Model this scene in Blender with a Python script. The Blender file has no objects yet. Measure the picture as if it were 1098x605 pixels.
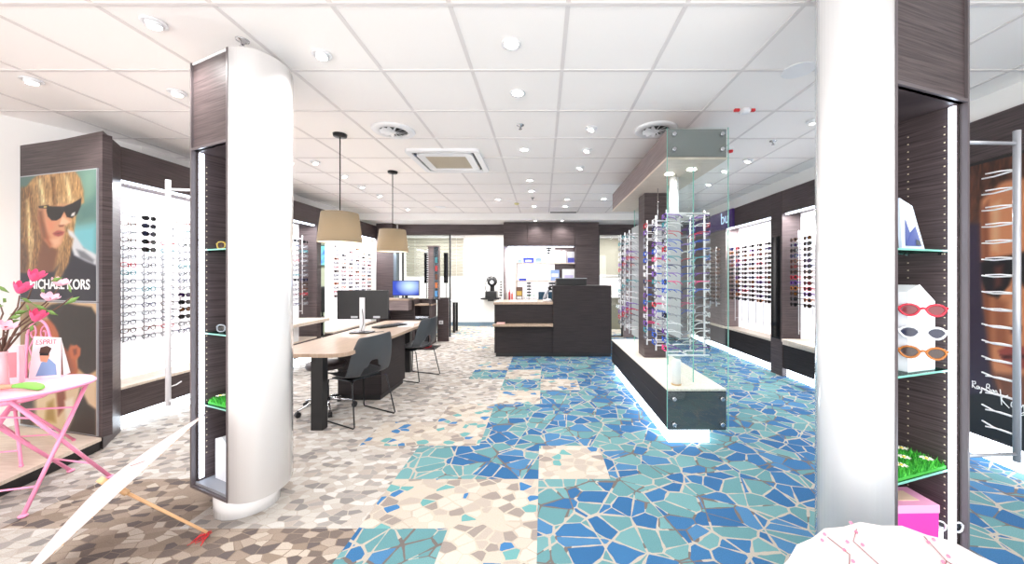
import bpy, math, random
import numpy as np
from mathutils import Vector, Matrix
random.seed(7); rng = np.random.default_rng(7)
PI = math.pi
SC = bpy.context.scene
COL = SC.collection
# ------------------------------------------------------------------ materials
MATS = {}
def lin(c):
    return tuple(((x/255)/12.92 if x/255 <= .04045 else ((x/255+.055)/1.055)**2.4) for x in c)
def mat(name, rgb, rough=.5, metal=0, emit=0, alpha=None, coat=0, spec=.5, trans=0):
    if name in MATS: return MATS[name]
    m = bpy.data.materials.new(name); m.use_nodes = True
    b = m.node_tree.nodes['Principled BSDF']; c = lin(rgb)
    b.inputs['Base Color'].default_value = (*c, 1)
    b.inputs['Roughness'].default_value = rough
    b.inputs['Metallic'].default_value = metal
    b.inputs['Coat Weight'].default_value = coat
    b.inputs['Specular IOR Level'].default_value = spec
    if trans: b.inputs['Transmission Weight'].default_value = trans
    if emit:
        b.inputs['Emission Color'].default_value = (*c, 1)
        b.inputs['Emission Strength'].default_value = emit
    m.diffuse_color = (*c, 1)
    MATS[name] = m
    return m
def glassmat(name, tint=(235, 250, 245), clear=.9, rough=.03):
    m = bpy.data.materials.new(name); m.use_nodes = True; nt = m.node_tree; nt.nodes.clear()
    o = nt.nodes.new('ShaderNodeOutputMaterial'); mx = nt.nodes.new('ShaderNodeMixShader')
    t = nt.nodes.new('ShaderNodeBsdfTransparent'); t.inputs[0].default_value = (*lin(tint), 1)
    g = nt.nodes.new('ShaderNodeBsdfGlossy'); g.inputs['Roughness'].default_value = rough
    mx.inputs[0].default_value = 1-clear
    nt.links.new(t.outputs[0], mx.inputs[1]); nt.links.new(g.outputs[0], mx.inputs[2]); nt.links.new(mx.outputs[0], o.inputs[0])
    MATS[name] = m; return m
def woodmat(name, c1, c2, scale=(1.5, 1.5, 60), rough=.42):
    m = mat(name, c1, rough, spec=.3); nt = m.node_tree; b = nt.nodes['Principled BSDF']
    tc = nt.nodes.new('ShaderNodeTexCoord'); mp = nt.nodes.new('ShaderNodeMapping'); mp.inputs['Scale'].default_value = scale
    n = nt.nodes.new('ShaderNodeTexNoise'); n.inputs['Scale'].default_value = 2.2; n.inputs['Detail'].default_value = 5
    n.inputs['Distortion'].default_value = .4
    r = nt.nodes.new('ShaderNodeValToRGB'); r.color_ramp.elements[0].position = .32; r.color_ramp.elements[1].position = .72
    r.color_ramp.elements[0].color = (*lin(c1), 1); r.color_ramp.elements[1].color = (*lin(c2), 1)
    nt.links.new(tc.outputs['Object'], mp.inputs[0]); nt.links.new(mp.outputs[0], n.inputs[0])
    nt.links.new(n.outputs[0], r.inputs[0]); nt.links.new(r.outputs[0], b.inputs['Base Color'])
    bp = nt.nodes.new('ShaderNodeBump'); bp.inputs['Strength'].default_value = .12; bp.inputs['Distance'].default_value = .01
    nt.links.new(n.outputs[0], bp.inputs['Height']); nt.links.new(bp.outputs[0], b.inputs['Normal'])
    return m
def noisemat(name, c1, c2, scale=40, rough=.6, bump=.1):
    m = mat(name, c1, rough); nt = m.node_tree; b = nt.nodes['Principled BSDF']
    tc = nt.nodes.new('ShaderNodeTexCoord'); n = nt.nodes.new('ShaderNodeTexNoise'); n.inputs['Scale'].default_value = scale
    r = nt.nodes.new('ShaderNodeValToRGB'); r.color_ramp.elements[0].position = .35; r.color_ramp.elements[1].position = .65
    r.color_ramp.elements[0].color = (*lin(c1), 1); r.color_ramp.elements[1].color = (*lin(c2), 1)
    nt.links.new(tc.outputs['Object'], n.inputs[0]); nt.links.new(n.outputs[0], r.inputs[0]); nt.links.new(r.outputs[0], b.inputs['Base Color'])
    bp = nt.nodes.new('ShaderNodeBump'); bp.inputs['Strength'].default_value = bump; bp.inputs['Distance'].default_value = .01
    nt.links.new(n.outputs[0], bp.inputs['Height']); nt.links.new(bp.outputs[0], b.inputs['Normal'])
    return m
WOOD = woodmat('dark_wood', (56, 47, 48), (92, 80, 80))
WOODD = woodmat('espresso_wood', (27, 22, 23), (50, 42, 43), rough=.6)
WOODL = woodmat('taupe_wood', (112, 98, 98), (150, 134, 132))
BEIGE = woodmat('beige_laminate', (206, 190, 174), (226, 212, 198), (3, 30, 3), .4)
TABLEW = woodmat('oak_laminate', (152, 130, 112), (174, 152, 132), (30, 2, 3), .35)
STONE = noisemat('pale_stone_top', (214, 206, 194), (232, 225, 215), 60, .4, .03)
WHITE = mat('white_paint', (240, 238, 236), .7)
CEILW = noisemat('ceiling_tile_white', (246, 241, 238), (250, 246, 243), 300, .9, .05)
TBAR = mat('ceiling_bar_grey', (222, 216, 214), .6)
GLOSSW = mat('gloss_white', (238, 236, 236), .12, coat=.6)
BLACK = mat('black_plastic', (22, 22, 24), .4)
DARKM = mat('dark_metal', (34, 34, 36), .35, .6)
CHROME = mat('chrome', (205, 205, 208), .18, 1)
ALU = mat('white_rod_metal', (226, 226, 230), .3, .15)
ALU2 = mat('grey_rod_metal', (176, 178, 184), .35, .5)
GREYP = mat('grey_chair_plastic', (58, 61, 65), .42)
PINK = mat('pink_lacquer', (244, 150, 186), .35)
LED = mat('led_strip', (225, 238, 255), .4, emit=6)
GLOW = mat('plinth_light', (232, 244, 255), .4, emit=5)
BOXLIGHT = mat('lightbox_white', (250, 248, 252), .5, emit=.5)
LAMPW = mat('downlight_glow', (255, 252, 246), .4, emit=14)
BULB = mat('bulb_glow', (255, 226, 180), .4, emit=2)
GLASS = glassmat('clear_glass', (251, 254, 253), .955)
GEDGE = mat('glass_edge_green', (130, 196, 180), .2, emit=0)
SHELFG = glassmat('shelf_glass', (185, 232, 222), .82)
FROST = mat('frosted_acrylic', (176, 182, 184), .5)
SMOKEG = mat('smoked_glass_plate', (74, 78, 82), .08, coat=.5)
WHITEP = mat('white_plastic', (236, 236, 238), .35)
MIRR = mat('dark_mirror', (34, 36, 40), .05, .6)
PURPLE = mat('purple_panel', (78, 54, 120), .4)
RED = mat('red_thing', (206, 36, 44), .5)
# ------------------------------------------------------------------ mesh builder
class MB:
    def __init__(s): s.v = []; s.f = []; s.mi = []; s.sm = []
    def add(s, vs, fs, m=0, smooth=False):
        n = len(s.v); s.v += [tuple(v) for v in vs]
        for f in fs: s.f.append([n+i for i in f]); s.mi.append(m); s.sm.append(smooth)
        return s
    def box(s, x0, x1, y0, y1, z0, z1, m=0):
        vs = [(x, y, z) for z in (z0, z1) for x, y in ((x0, y0), (x1, y0), (x1, y1), (x0, y1))]
        return s.add(vs, [(3, 2, 1, 0), (4, 5, 6, 7), (0, 1, 5, 4), (1, 2, 6, 5), (2, 3, 7, 6), (3, 0, 4, 7)], m)
    def prism(s, poly, z0, z1, m=0, smooth=False):
        n = len(poly)
        a = sum(poly[i][0]*poly[(i+1) % n][1]-poly[(i+1) % n][0]*poly[i][1] for i in range(n))
        if a < 0: poly = poly[::-1]
        vs = [(x, y, z0) for x, y in poly]+[(x, y, z1) for x, y in poly]
        s.add(vs, [tuple(range(n-1, -1, -1)), tuple(range(n, 2*n))], m)
        b = len(s.v)-2*n
        for i in range(n):
            j = (i+1) % n; s.f.append([b+i, b+j, b+n+j, b+n+i]); s.mi.append(m); s.sm.append(smooth)
        return s
    def obox(s, M, x0, x1, y0, y1, z0, z1, m=0):
        t = MB().box(x0, x1, y0, y1, z0, z1); s.add([M @ Vector(v) for v in t.v], t.f, m); return s
    def tube(s, pts, r, seg=8, m=0, closed=False, caps=True):
        pts = [Vector(p) for p in pts]; n = len(pts); rr = r if isinstance(r, (list, tuple)) else [r]*n
        vs = []; up = None
        for i, p in enumerate(pts):
            a = pts[(i-1) % n] if (closed or i > 0) else p; b = pts[(i+1) % n] if (closed or i < n-1) else p
            d = (b-a).normalized() if (b-a).length > 1e-9 else Vector((0, 0, 1))
            if up is None:
                up = Vector((0, 0, 1)) if abs(d.z) < .9 else Vector((1, 0, 0))
            x = d.cross(up)
            if x.length < 1e-4: x = d.cross(Vector((0, 1, .3)))
            x.normalize(); y = x.cross(d).normalized(); up = y
            for k in range(seg):
                t = 2*PI*k/seg; vs.append(p+(x*math.cos(t)+y*math.sin(t))*rr[i])
        fs = []
        for i in range(n if closed else n-1):
            j = (i+1) % n
            for k in range(seg): fs.append((i*seg+k, i*seg+(k+1) % seg, j*seg+(k+1) % seg, j*seg+k))
        s.add(vs, [f[::-1] for f in fs], m, True)
        if caps and not closed:
            b = len(s.v)-len(vs)
            s.f.append([b+k for k in range(seg)]); s.mi.append(m); s.sm.append(False)
            s.f.append([b+(n-1)*seg+k for k in range(seg-1, -1, -1)]); s.mi.append(m); s.sm.append(False)
        return s
    def lathe(s, prof, c=(0, 0, 0), seg=28, m=0, M=None, smooth=True):
        vs = []; n = len(prof)
        for r, z in prof:
            for k in range(seg):
                t = 2*PI*k/seg; v = Vector((r*math.cos(t), r*math.sin(t), z))
                if M: v = M @ v
                vs.append(v+Vector(c))
        fs = []
        for i in range(n-1):
            for k in range(seg): fs.append((i*seg+k, i*seg+(k+1) % seg, (i+1)*seg+(k+1) % seg, (i+1)*seg+k))
        s.add(vs, fs, m, smooth)
        b = len(s.v)-len(vs)
        if prof[0][0] > 1e-4: s.f.append([b+k for k in range(seg-1, -1, -1)]); s.mi.append(m); s.sm.append(False)
        if prof[-1][0] > 1e-4: s.f.append([b+(n-1)*seg+k for k in range(seg)]); s.mi.append(m); s.sm.append(False)
        return s
    def cyl(s, x, y, z0, z1, r, seg=24, m=0): return s.lathe([(r, z0), (r, z1)], (x, y, 0), seg, m)
    def ball(s, c, r, m=0, sc=(1, 1, 1), seg=12):
        n = seg//2; prof = [(max(1e-5, r*math.sin(PI*i/n)), -r*math.cos(PI*i/n)) for i in range(n+1)]
        return s.lathe(prof, c, seg, m, Matrix.Diagonal((*sc,)).to_3x3())
    def build(s, name, mats, parent=None, local=False, bevel=0, sub=0, solid=0, world=False):
        me = bpy.data.meshes.new(name); V = np.array([tuple(v) for v in s.v], float)
        if parent is not None and not local: V = V-np.array(wloc(parent))
        off = None
        if parent is None and not world:
            off = np.array([(V[:, 0].min()+V[:, 0].max())/2, (V[:, 1].min()+V[:, 1].max())/2, V[:, 2].min()]); V = V-off
        me.from_pydata(V.tolist(), [], s.f)
        for mm in (mats if isinstance(mats, (list, tuple)) else [mats]): me.materials.append(mm)
        me.polygons.foreach_set('material_index', s.mi); me.polygons.foreach_set('use_smooth', s.sm)
        me.update(); o = bpy.data.objects.new(name, me); COL.objects.link(o)
        if off is not None: o.location = off
        if parent is not None: o.parent = parent
        if solid:
            q = o.modifiers.new('s', 'SOLIDIFY'); q.thickness = solid; q.offset = 0
        if bevel:
            q = o.modifiers.new('b', 'BEVEL'); q.width = bevel; q.segments = 2; q.limit_method = 'ANGLE'; q.angle_limit = .7
        if sub:
            q = o.modifiers.new('u', 'SUBSURF'); q.levels = sub; q.render_levels = sub
            for p in me.polygons: p.use_smooth = True
        return o
def wloc(o):
    v = Vector(o.location)
    while o.parent: o = o.parent; v += Vector(o.location)
    return v
def thing(name, label, cat, loc=(0, 0, 0), rz=0, group=None):
    o = bpy.data.objects.new(name, None); COL.objects.link(o); o.location = loc; o.rotation_euler.z = rz
    o.empty_display_size = .1
    return tag(o, label, cat, group)
def tag(o, label, cat, group=None, kind=None):
    o['label'] = label; o['category'] = cat
    if group: o['group'] = group
    if kind: o['kind'] = kind
    return o
def struct(o): o['kind'] = 'structure'; return o
def text(s, size, M, m, parent, name='lettering', ext=.002, align='LEFT', shear=0, offset=0):
    c = bpy.data.curves.new(name, 'FONT'); c.body = s; c.size = size; c.extrude = ext; c.align_x = align; c.shear = shear; c.offset = offset
    c.materials.append(m); o = bpy.data.objects.new(name, c); COL.objects.link(o); bpy.context.view_layer.update()
    me = bpy.data.meshes.new_from_object(o.evaluated_get(bpy.context.evaluated_depsgraph_get())); bpy.data.objects.remove(o); me.materials.clear(); me.materials.append(m)
    o = bpy.data.objects.new(name, me); COL.objects.link(o)
    o.parent = parent; mw = Matrix.Translation(wloc(parent)) if parent else Matrix()
    o.matrix_local = mw.inverted() @ M; return o
def dup(o, parent=None):
    c = o.copy(); COL.objects.link(c)
    if parent is not None: c.parent = parent
    for ch in list(o.children): dup(ch, c)
    return c
def frame(o, ax, ay):
    """matrix with origin o, x along ax, y along ay"""
    ax = Vector(ax).normalized(); ay = Vector(ay).normalized(); az = ax.cross(ay)
    return Matrix(((ax.x, ay.x, az.x, o[0]), (ax.y, ay.y, az.y, o[1]), (ax.z, ay.z, az.z, o[2]), (0, 0, 0, 1)))
ORD = ['first', 'second', 'third', 'fourth', 'fifth', 'sixth', 'seventh', 'eighth', 'ninth', 'tenth', 'eleventh', 'twelfth', 'thirteenth', 'fourteenth', 'fifteenth', 'sixteenth', 'seventeenth', 'eighteenth', 'nineteenth', 'twentieth', 'twenty-first', 'twenty-second']
CEIL = 2.81
F = 390.0; PX, PY = 582.0, 298.0; EYE = 1.40
def ceil_at(px, py): Y = (CEIL-EYE)*F/(PY-py); return (px-PX)*Y/F, Y
# ------------------------------------------------------------------ camera
cam = bpy.data.cameras.new('camera'); co = bpy.data.objects.new('camera', cam); COL.objects.link(co); SC.camera = co
co.location = (0, 0, EYE); co.rotation_euler = (PI/2, 0, 0)
cam.sensor_width = 36; cam.lens = 36*F/1098; cam.shift_x = -(PX-549)/1098; cam.shift_y = (PY-302.5)/1098*1.0
cam.clip_start = .05
# ------------------------------------------------------------------ floor
def voro_floor(name, scale, cols, grout, gw, jitter=1.0, stretch=(1, 1, 1), rot=.3, cut=0, rnd=.9):
    m = bpy.data.materials.new(name); m.use_nodes = True; nt = m.node_tree; b = nt.nodes['Principled BSDF']
    N = nt.nodes.new; L = nt.links.new
    b.inputs['Roughness'].default_value = .95; b.inputs['Specular IOR Level'].default_value = .1
    tc = N('ShaderNodeTexCoord'); mp = N('ShaderNodeMapping'); mp.inputs['Scale'].default_value = stretch; mp.inputs['Rotation'].default_value = (0, 0, rot)
    L(tc.outputs['Object'], mp.inputs[0])
    v = N('ShaderNodeTexVoronoi'); v.inputs['Scale'].default_value = scale; v.voronoi_dimensions = '2D'; v.inputs['Randomness'].default_value = rnd
    e = N('ShaderNodeTexVoronoi'); e.feature = 'DISTANCE_TO_EDGE'; e.inputs['Scale'].default_value = scale; e.voronoi_dimensions = '2D'; e.inputs['Randomness'].default_value = rnd
    L(mp.outputs[0], v.inputs['Vector']); L(mp.outputs[0], e.inputs['Vector'])
    sp = N('ShaderNodeSeparateColor'); L(v.outputs['Color'], sp.inputs[0])
    r = N('ShaderNodeValToRGB'); r.color_ramp.interpolation = 'CONSTANT'
    while len(r.color_ramp.elements) < len(cols): r.color_ramp.elements.new(.5)
    for i, (p, c) in enumerate(cols):
        el = r.color_ramp.elements[i]; el.position = p; el.color = (*lin(c), 1)
    if cut:
        mp2 = N('ShaderNodeMapping'); mp2.inputs['Rotation'].default_value = (0, 0, 1.1); mp2.inputs['Scale'].default_value = (1.3, .8, 1); mp2.inputs['Location'].default_value = (3.3, 1.7, 0); L(tc.outputs['Object'], mp2.inputs[0])
        v2 = N('ShaderNodeTexVoronoi'); e2 = N('ShaderNodeTexVoronoi'); e2.feature = 'DISTANCE_TO_EDGE'
        for q in (v2, e2): q.voronoi_dimensions = '2D'; q.inputs['Scale'].default_value = cut; q.inputs['Randomness'].default_value = 1; L(mp2.outputs[0], q.inputs['Vector'])
        s2 = N('ShaderNodeSeparateColor'); L(v2.outputs['Color'], s2.inputs[0]); ad = N('ShaderNodeMath'); L(sp.outputs[0], ad.inputs[0]); L(s2.outputs[1], ad.inputs[1])
        fr_ = N('ShaderNodeMath'); fr_.operation = 'FRACT'; L(ad.outputs[0], fr_.inputs[0]); L(fr_.outputs[0], r.inputs[0])
        sc2 = N('ShaderNodeMath'); sc2.operation = 'MULTIPLY'; sc2.inputs[1].default_value = scale/cut; L(e2.outputs['Distance'], sc2.inputs[0])
        mn = N('ShaderNodeMath'); mn.operation = 'MINIMUM'; L(e.outputs['Distance'], mn.inputs[0]); L(sc2.outputs[0], mn.inputs[1]); edge = mn.outputs[0]
    else:
        L(sp.outputs[0], r.inputs[0]); edge = e.outputs['Distance']
    # carpet pile speckle
    n = N('ShaderNodeTexNoise'); n.inputs['Scale'].default_value = 260; n.inputs['Detail'].default_value = 2; L(tc.outputs['Object'], n.inputs[0])
    mr = N('ShaderNodeMapRange'); mr.inputs[1].default_value = .3; mr.inputs[2].default_value = .7; mr.inputs[3].default_value = .8; mr.inputs[4].default_value = 1.15; L(n.outputs[0], mr.inputs[0])
    gr = N('ShaderNodeValToRGB'); gr.color_ramp.interpolation = 'CONSTANT'
    gr.color_ramp.elements[0].color = (*lin(grout[0]), 1); gr.color_ramp.elements[1].position = .55; gr.color_ramp.elements[1].color = (*lin(grout[1]), 1)
    n2 = N('ShaderNodeTexNoise'); n2.inputs['Scale'].default_value = 3.5; L(tc.outputs['Object'], n2.inputs[0]); L(n2.outputs[0], gr.inputs[0])
    lt = N('ShaderNodeMath'); lt.operation = 'LESS_THAN'; lt.inputs[1].default_value = gw; L(edge, lt.inputs[0])
    nw = N('ShaderNodeTexNoise'); nw.inputs['Scale'].default_value = 9; L(tc.outputs['Object'], nw.inputs[0]); mw_ = N('ShaderNodeMapRange'); mw_.inputs[1].default_value = .35; mw_.inputs[2].default_value = .65; mw_.inputs[3].default_value = gw*.45; mw_.inputs[4].default_value = gw*1.7; L(nw.outputs[0], mw_.inputs[0]); L(mw_.outputs[0], lt.inputs[1])
    mx = N('ShaderNodeMix'); mx.data_type = 'RGBA'; L(lt.outputs[0], mx.inputs[0]); L(r.outputs[0], mx.inputs[6]); L(gr.outputs[0], mx.inputs[7])
    mu = N('ShaderNodeMix'); mu.data_type = 'RGBA'; mu.blend_type = 'MULTIPLY'; mu.inputs[0].default_value = 1
    L(mx.outputs[2], mu.inputs[6]); L(mr.outputs[0], mu.inputs[7]); L(mu.outputs[2], b.inputs['Base Color'])
    bp = N('ShaderNodeBump'); bp.inputs['Strength'].default_value = .35; bp.inputs['Distance'].default_value = .004; L(n.outputs[0], bp.inputs['Height']); L(bp.outputs[0], b.inputs['Normal'])
    return m
BL1, BL2, BL3, TE1, TE2 = (50, 94, 136), (56, 102, 144), (70, 114, 152), (90, 132, 137), (101, 142, 145)
f_blue = voro_floor('carpet_blue_shards', 6.0, [(0, BL1), (.22, TE1), (.45, BL2), (.62, TE2), (.8, BL3), (.92, TE1)], [(164, 158, 148), (104, 97, 94)], .036, stretch=(1, 1.25, 1), rot=.5, rnd=1, cut=3.0)
f_beige = voro_floor('carpet_grey_pebbles', 14, [(0, (172, 165, 158)), (.22, (148, 143, 139)), (.36, (180, 175, 169)), (.58, (130, 126, 124)), (.68, (162, 153, 145)), (.84, (190, 187, 183))], [(170, 162, 153), (164, 155, 146)], .035, stretch=(1, 1.5, 1), rot=.2)
f_mix = voro_floor('carpet_mixed_chips', 12, [(0, (180, 170, 158)), (.2, (140, 131, 125)), (.34, (186, 179, 169)), (.6, (100, 150, 150)), (.7, (168, 158, 148)), (.92, (64, 112, 158))], [(180, 170, 156), (170, 160, 148)], .06, stretch=(1, 1.2, 1), rot=.8)
f_brown_shade = voro_floor('carpet_brown_shaded_pebbles', 14, [(0, (142, 128, 116)), (.2, (108, 97, 91)), (.36, (158, 145, 133)), (.55, (96, 88, 86)), (.68, (132, 118, 106)), (.86, (174, 163, 151))], [(136, 122, 110), (126, 112, 101)], .035, stretch=(1, 1.5, 1), rot=.2)  # pebble carpet darkened to brown: front-left floor shade painted into its colour
mb = MB(); X0, Y0 = -.03, 2.53
for i in range(-14, 9):
    for j in range(-8, 17):
        x = X0+i*.5; y = Y0+j*.5
        m = 0 if i >= 0 else 1
        if (i, j) in {(0, 0), (0, 4)}: m = 2
        if i == -1: m = {-3: 2, -2: 2, -1: 2, 0: 0, 1: 0, 2: 0, 3: 2, 4: 0, 5: 2, 6: 0}.get(j, 0 if j > 6 else 1)
        if i == -2: m = {-2: 0, -1: 2, 0: 0, 1: 2, 2: 2, 5: 0, 6: 2}.get(j, 1)
        if i == -1 and j > 8: m = 2
        if i == -3 and j in (1, 9): m = 2
        if j > 11: m = 2
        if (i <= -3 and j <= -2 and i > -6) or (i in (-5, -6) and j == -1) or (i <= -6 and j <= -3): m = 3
        mb.add([(x, y, 0), (x+.5, y, 0), (x+.5, y+.5, 0), (x, y+.5, 0)], [(0, 1, 2, 3)], m)
struct(mb.build('floor', [f_blue, f_beige, f_mix, f_brown_shade], world=True))
# ------------------------------------------------------------------ room shell
struct(MB().box(-7.1, 4.5, -1.6, 7.9, CEIL, CEIL+.05).build('ceiling', CEILW, world=True))
mb = MB()
k = -13
while .13+.61*k < 4.4:
    x = .13+.61*k
    if x > -7: mb.box(x-.012, x+.012, -1.6, 7.9, CEIL-.004, CEIL)
    k += 1
for k in range(-6, 10):
    y = 2.47+.6*k
    if y < 7.9: mb.box(-7.1, 4.4, y-.011, y+.011, CEIL-.005, CEIL-.0005)
struct(mb.build('ceiling_grid', TBAR, world=True))
struct(MB().box(-7.1, 4.5, 7.9, 11.0, 2.66, 2.86).build('ceiling_soffit', WHITE, world=True))
struct(MB().prism([(-4.3, 3.9), (-4.76, 2.98), (-5.1, -1.6), (-5.2, -1.6), (-4.9, 3.0), (-4.42, 3.95), (-4.42, 6.15), (-4.3, 6.15)], 0, CEIL).build('wall_left', WHITE, world=True))
struct(MB().box(3.72, 3.85, -1.6, 10.6, 0, CEIL).build('wall_right', WHITE, world=True))
struct(MB().box(-5.2, 3.85, -1.75, -1.6, 2.6, CEIL).box(-5.2, -4.6, -1.75, -1.6, 0, 2.6).box(3.3, 3.85, -1.75, -1.6, 0, 2.6).build('wall_front', WHITE, world=True))
struct(MB().box(-7.1, 4.5, 10.6, 10.75, 0, 2.7).build('wall_back', WHITE, world=True))
struct(MB().box(-4.3, 3.72, 10.585, 10.6, 0, .11).build('baseboard_back', mat('blue_grey_skirting', (112, 134, 150), .6), world=True))
OFFW = mat('office_green_wall', (196, 204, 184), .7)
struct(MB().box(-7.0, -4.25, 9.2, 9.3, 0, 2.66).build('wall_office_back', OFFW, world=True))
struct(MB().box(-7.1, -7.0, 5.0, 9.3, 0, CEIL).build('wall_office_side', OFFW, world=True))
struct(MB().box(-7.0, -4.42, 5.9, 6.0, 0, CEIL).build('wall_office_front', OFFW, world=True))
struct(MB().box(-4.25, -3.42, 8.62, 8.72, 0, 2.66).build('wall_back_left', WHITE, world=True))
struct(MB().box(3.43, 3.72, -1.6, 8.5, 2.64, CEIL).build('trim_1', WHITE, world=True))       # white bulkhead above right showcases
struct(MB().box(-4.3, -4.2, 6.15, 8.6, 2.5, CEIL).build('trim_2', WHITE, world=True))
# back fascia
struct(MB().box(-3.42, -.9, 8.6, 8.68, 2.415, 2.66).build('trim_3', WOOD, world=True))
struct(MB().box(1.27, 3.72, 8.6, 8.68, 2.415, 2.66).build('trim_4', WOOD, world=True))
# ------------------------------------------------------------------ glazed partition
DF = mat('dark_frame', (44, 46, 50), .4)
for nm, xa, xb in (('window_1', -3.32, -2.2), ('window_2', 1.33, 1.88)):
    w = thing(nm, '', '', (xa, 8.64, 0)); del w['label'], w['category']; struct(w)
    m = MB()
    for x in (xa, xb): m.box(x-.018, x+.018, 8.62, 8.66, 0, 2.415)
    m.box(xa, xb, 8.62, 8.66, 0, .03).build('window_frame', DF, w)
    MB().box(xa+.018, xb-.018, 8.635, 8.645, .03, 2.415).build('pane', GLASS, w)
struct(MB().box(-.93, -.9, 8.6, 8.66, 0, 2.415).build('trim_5', DF, world=True))
struct(MB().box(1.9, 3.4, 8.55, 8.62, 0, 2.415).build('wall_back_right', WOODL, world=True))
# ------------------------------------------------------------------ ceiling fixtures
def add_light(kind, loc, power, size=.1, color=(1, .97, .95), rot=(0, 0, 0), spot=None, blend=.6, sy=None):
    l = bpy.data.lights.new('light', kind); l.energy = power; l.color = color
    if kind == 'AREA':
        l.shape = 'DISK' if sy is None else 'RECTANGLE'; l.size = size
        if sy: l.size_y = sy
    else: l.shadow_soft_size = size
    if spot: l.spot_size = spot; l.spot_blend = blend
    o = bpy.data.objects.new('lamp_light', l); COL.objects.link(o); o.location = loc; o.rotation_euler = rot
    return o
PW = 26
def downlight(x, y, label, group, z=CEIL, r=.043, power=1.0):
    t = thing('ceiling_downlight', label, 'ceiling light', (x, y, z-.012), 0, group)
    m = MB().lathe([(r, .012), (r+.014, .008), (r+.016, 0), (r+.002, -.001), (r, .004)], (x, y, z-.012), 24)
    m.build('trim_ring', WHITEP, t)
    MB().cyl(x, y, z-.008, z-.004, r-.002, 24).build('lens', LAMPW, t)
    add_light('SPOT', (x, y, z-.03), PW*power, .05, spot=2.5, blend=.7)
    return t
mid = [(548, 46), (555, 99), (562, 160), (568, 193), (570, 204.5), (572.6, 221)]
for i, (px, py) in enumerate(mid):
    x, y = ceil_at(px, py); downlight(x, y, f'round glowing downlight, {ORD[i]} from the front in the middle ceiling row', 'middle row of downlights', power=1.0 if i < 4 else .6)
far = [(534, 213.5, 'beside the yellow detector'), (608, 213.5, 'right of the middle row'), (606, 221, 'close to the dark ceiling slot'), (647, 213, 'beside the hanging island canopy')]
for px, py, w in far:
    x, y = ceil_at(px, py); downlight(x, y, f'small far ceiling downlight {w}', 'far downlights', power=.5)
for i, px in enumerate((574, 602)):
    downlight((px-582)*8.2/F, 7.98, ['left', 'right'][i]+' one of two small downlights in the lower soffit above the cupboards', 'soffit downlights', z=2.66, r=.035, power=.8)
def spotfix(px, py, label, group, aim=(0, 0), power=1.0):
    x, y = ceil_at(px, py)
    t = thing('adjustable_spotlight', label, 'ceiling light', (x, y, CEIL-.02), 0, group)
    MB().lathe([(.042, .02), (.056, .016), (.058, .008), (.046, .006), (.042, .012)], (x, y, CEIL-.02), 24).build('trim_ring', WHITEP, t)
    R = Matrix.Rotation(aim[1], 3, 'X') @ Matrix.Rotation(aim[0], 3, 'Y')
    MB().lathe([(.037, .02), (.037, -.014), (.032, -.018)], (x, y, CEIL-.012), 20, M=R).build('lamp_head', WHITEP, t)
    MB().lathe([(.029, -.020), (.029, -.019)], (x, y, CEIL-.012), 20, M=R).build('lens', LAMPW, t)
    add_light('SPOT', (x, y, CEIL-.05), PW*power, .05, spot=2.3, blend=.8, rot=(aim[1], aim[0], 0))
for i, (px, py) in enumerate([(338, 173), (369, 187.6), (388, 199.4), (407, 209), (437, 223.5)]):
    spotfix(px, py, f'tilted ceiling spotlight, {ORD[i]} from the front in the row over the desk side', 'spotlights over the left wall', (-.3, 0), .8)
for i, (px, py) in enumerate([(634, 136.5), (629.5, 160), (622, 178.7)]):
    spotfix(px, py, f'tilted ceiling spotlight, {ORD[i]} from the front in the row left of the island canopy', 'spotlights beside the island', (.3, 0), 1)
for i, (px, py) in enumerate([(802, 171), (777, 182), (760, 196.5)]):
    spotfix(px, py, f'tilted ceiling spotlight, {ORD[i]} from the front in the row over the right aisle', 'spotlights over the right wall', (.3, 0), .9)
for px, py, w in [(345, 57, 'right of the left white column'), (165, 23, 'at the top above the woman poster'), (34, 85, 'near the wall above the posters'), (190, 98, 'just left of the left white column'), (872, 129, 'beside the right white column')]:
    spotfix(px, py, f'round recessed ceiling spotlight {w}', 'single spotlights', (-.1, .1), 1.1)
for (x, y) in [(1.3, .3), (-1.2, .3), (2.6, 1.0), (-2.8, .9), (0, -.6), (-3.3, -.4), (3.0, -.4)]:
    add_light('SPOT', (x, y, CEIL-.03), PW, .05, spot=2.5, blend=.8)
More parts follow.
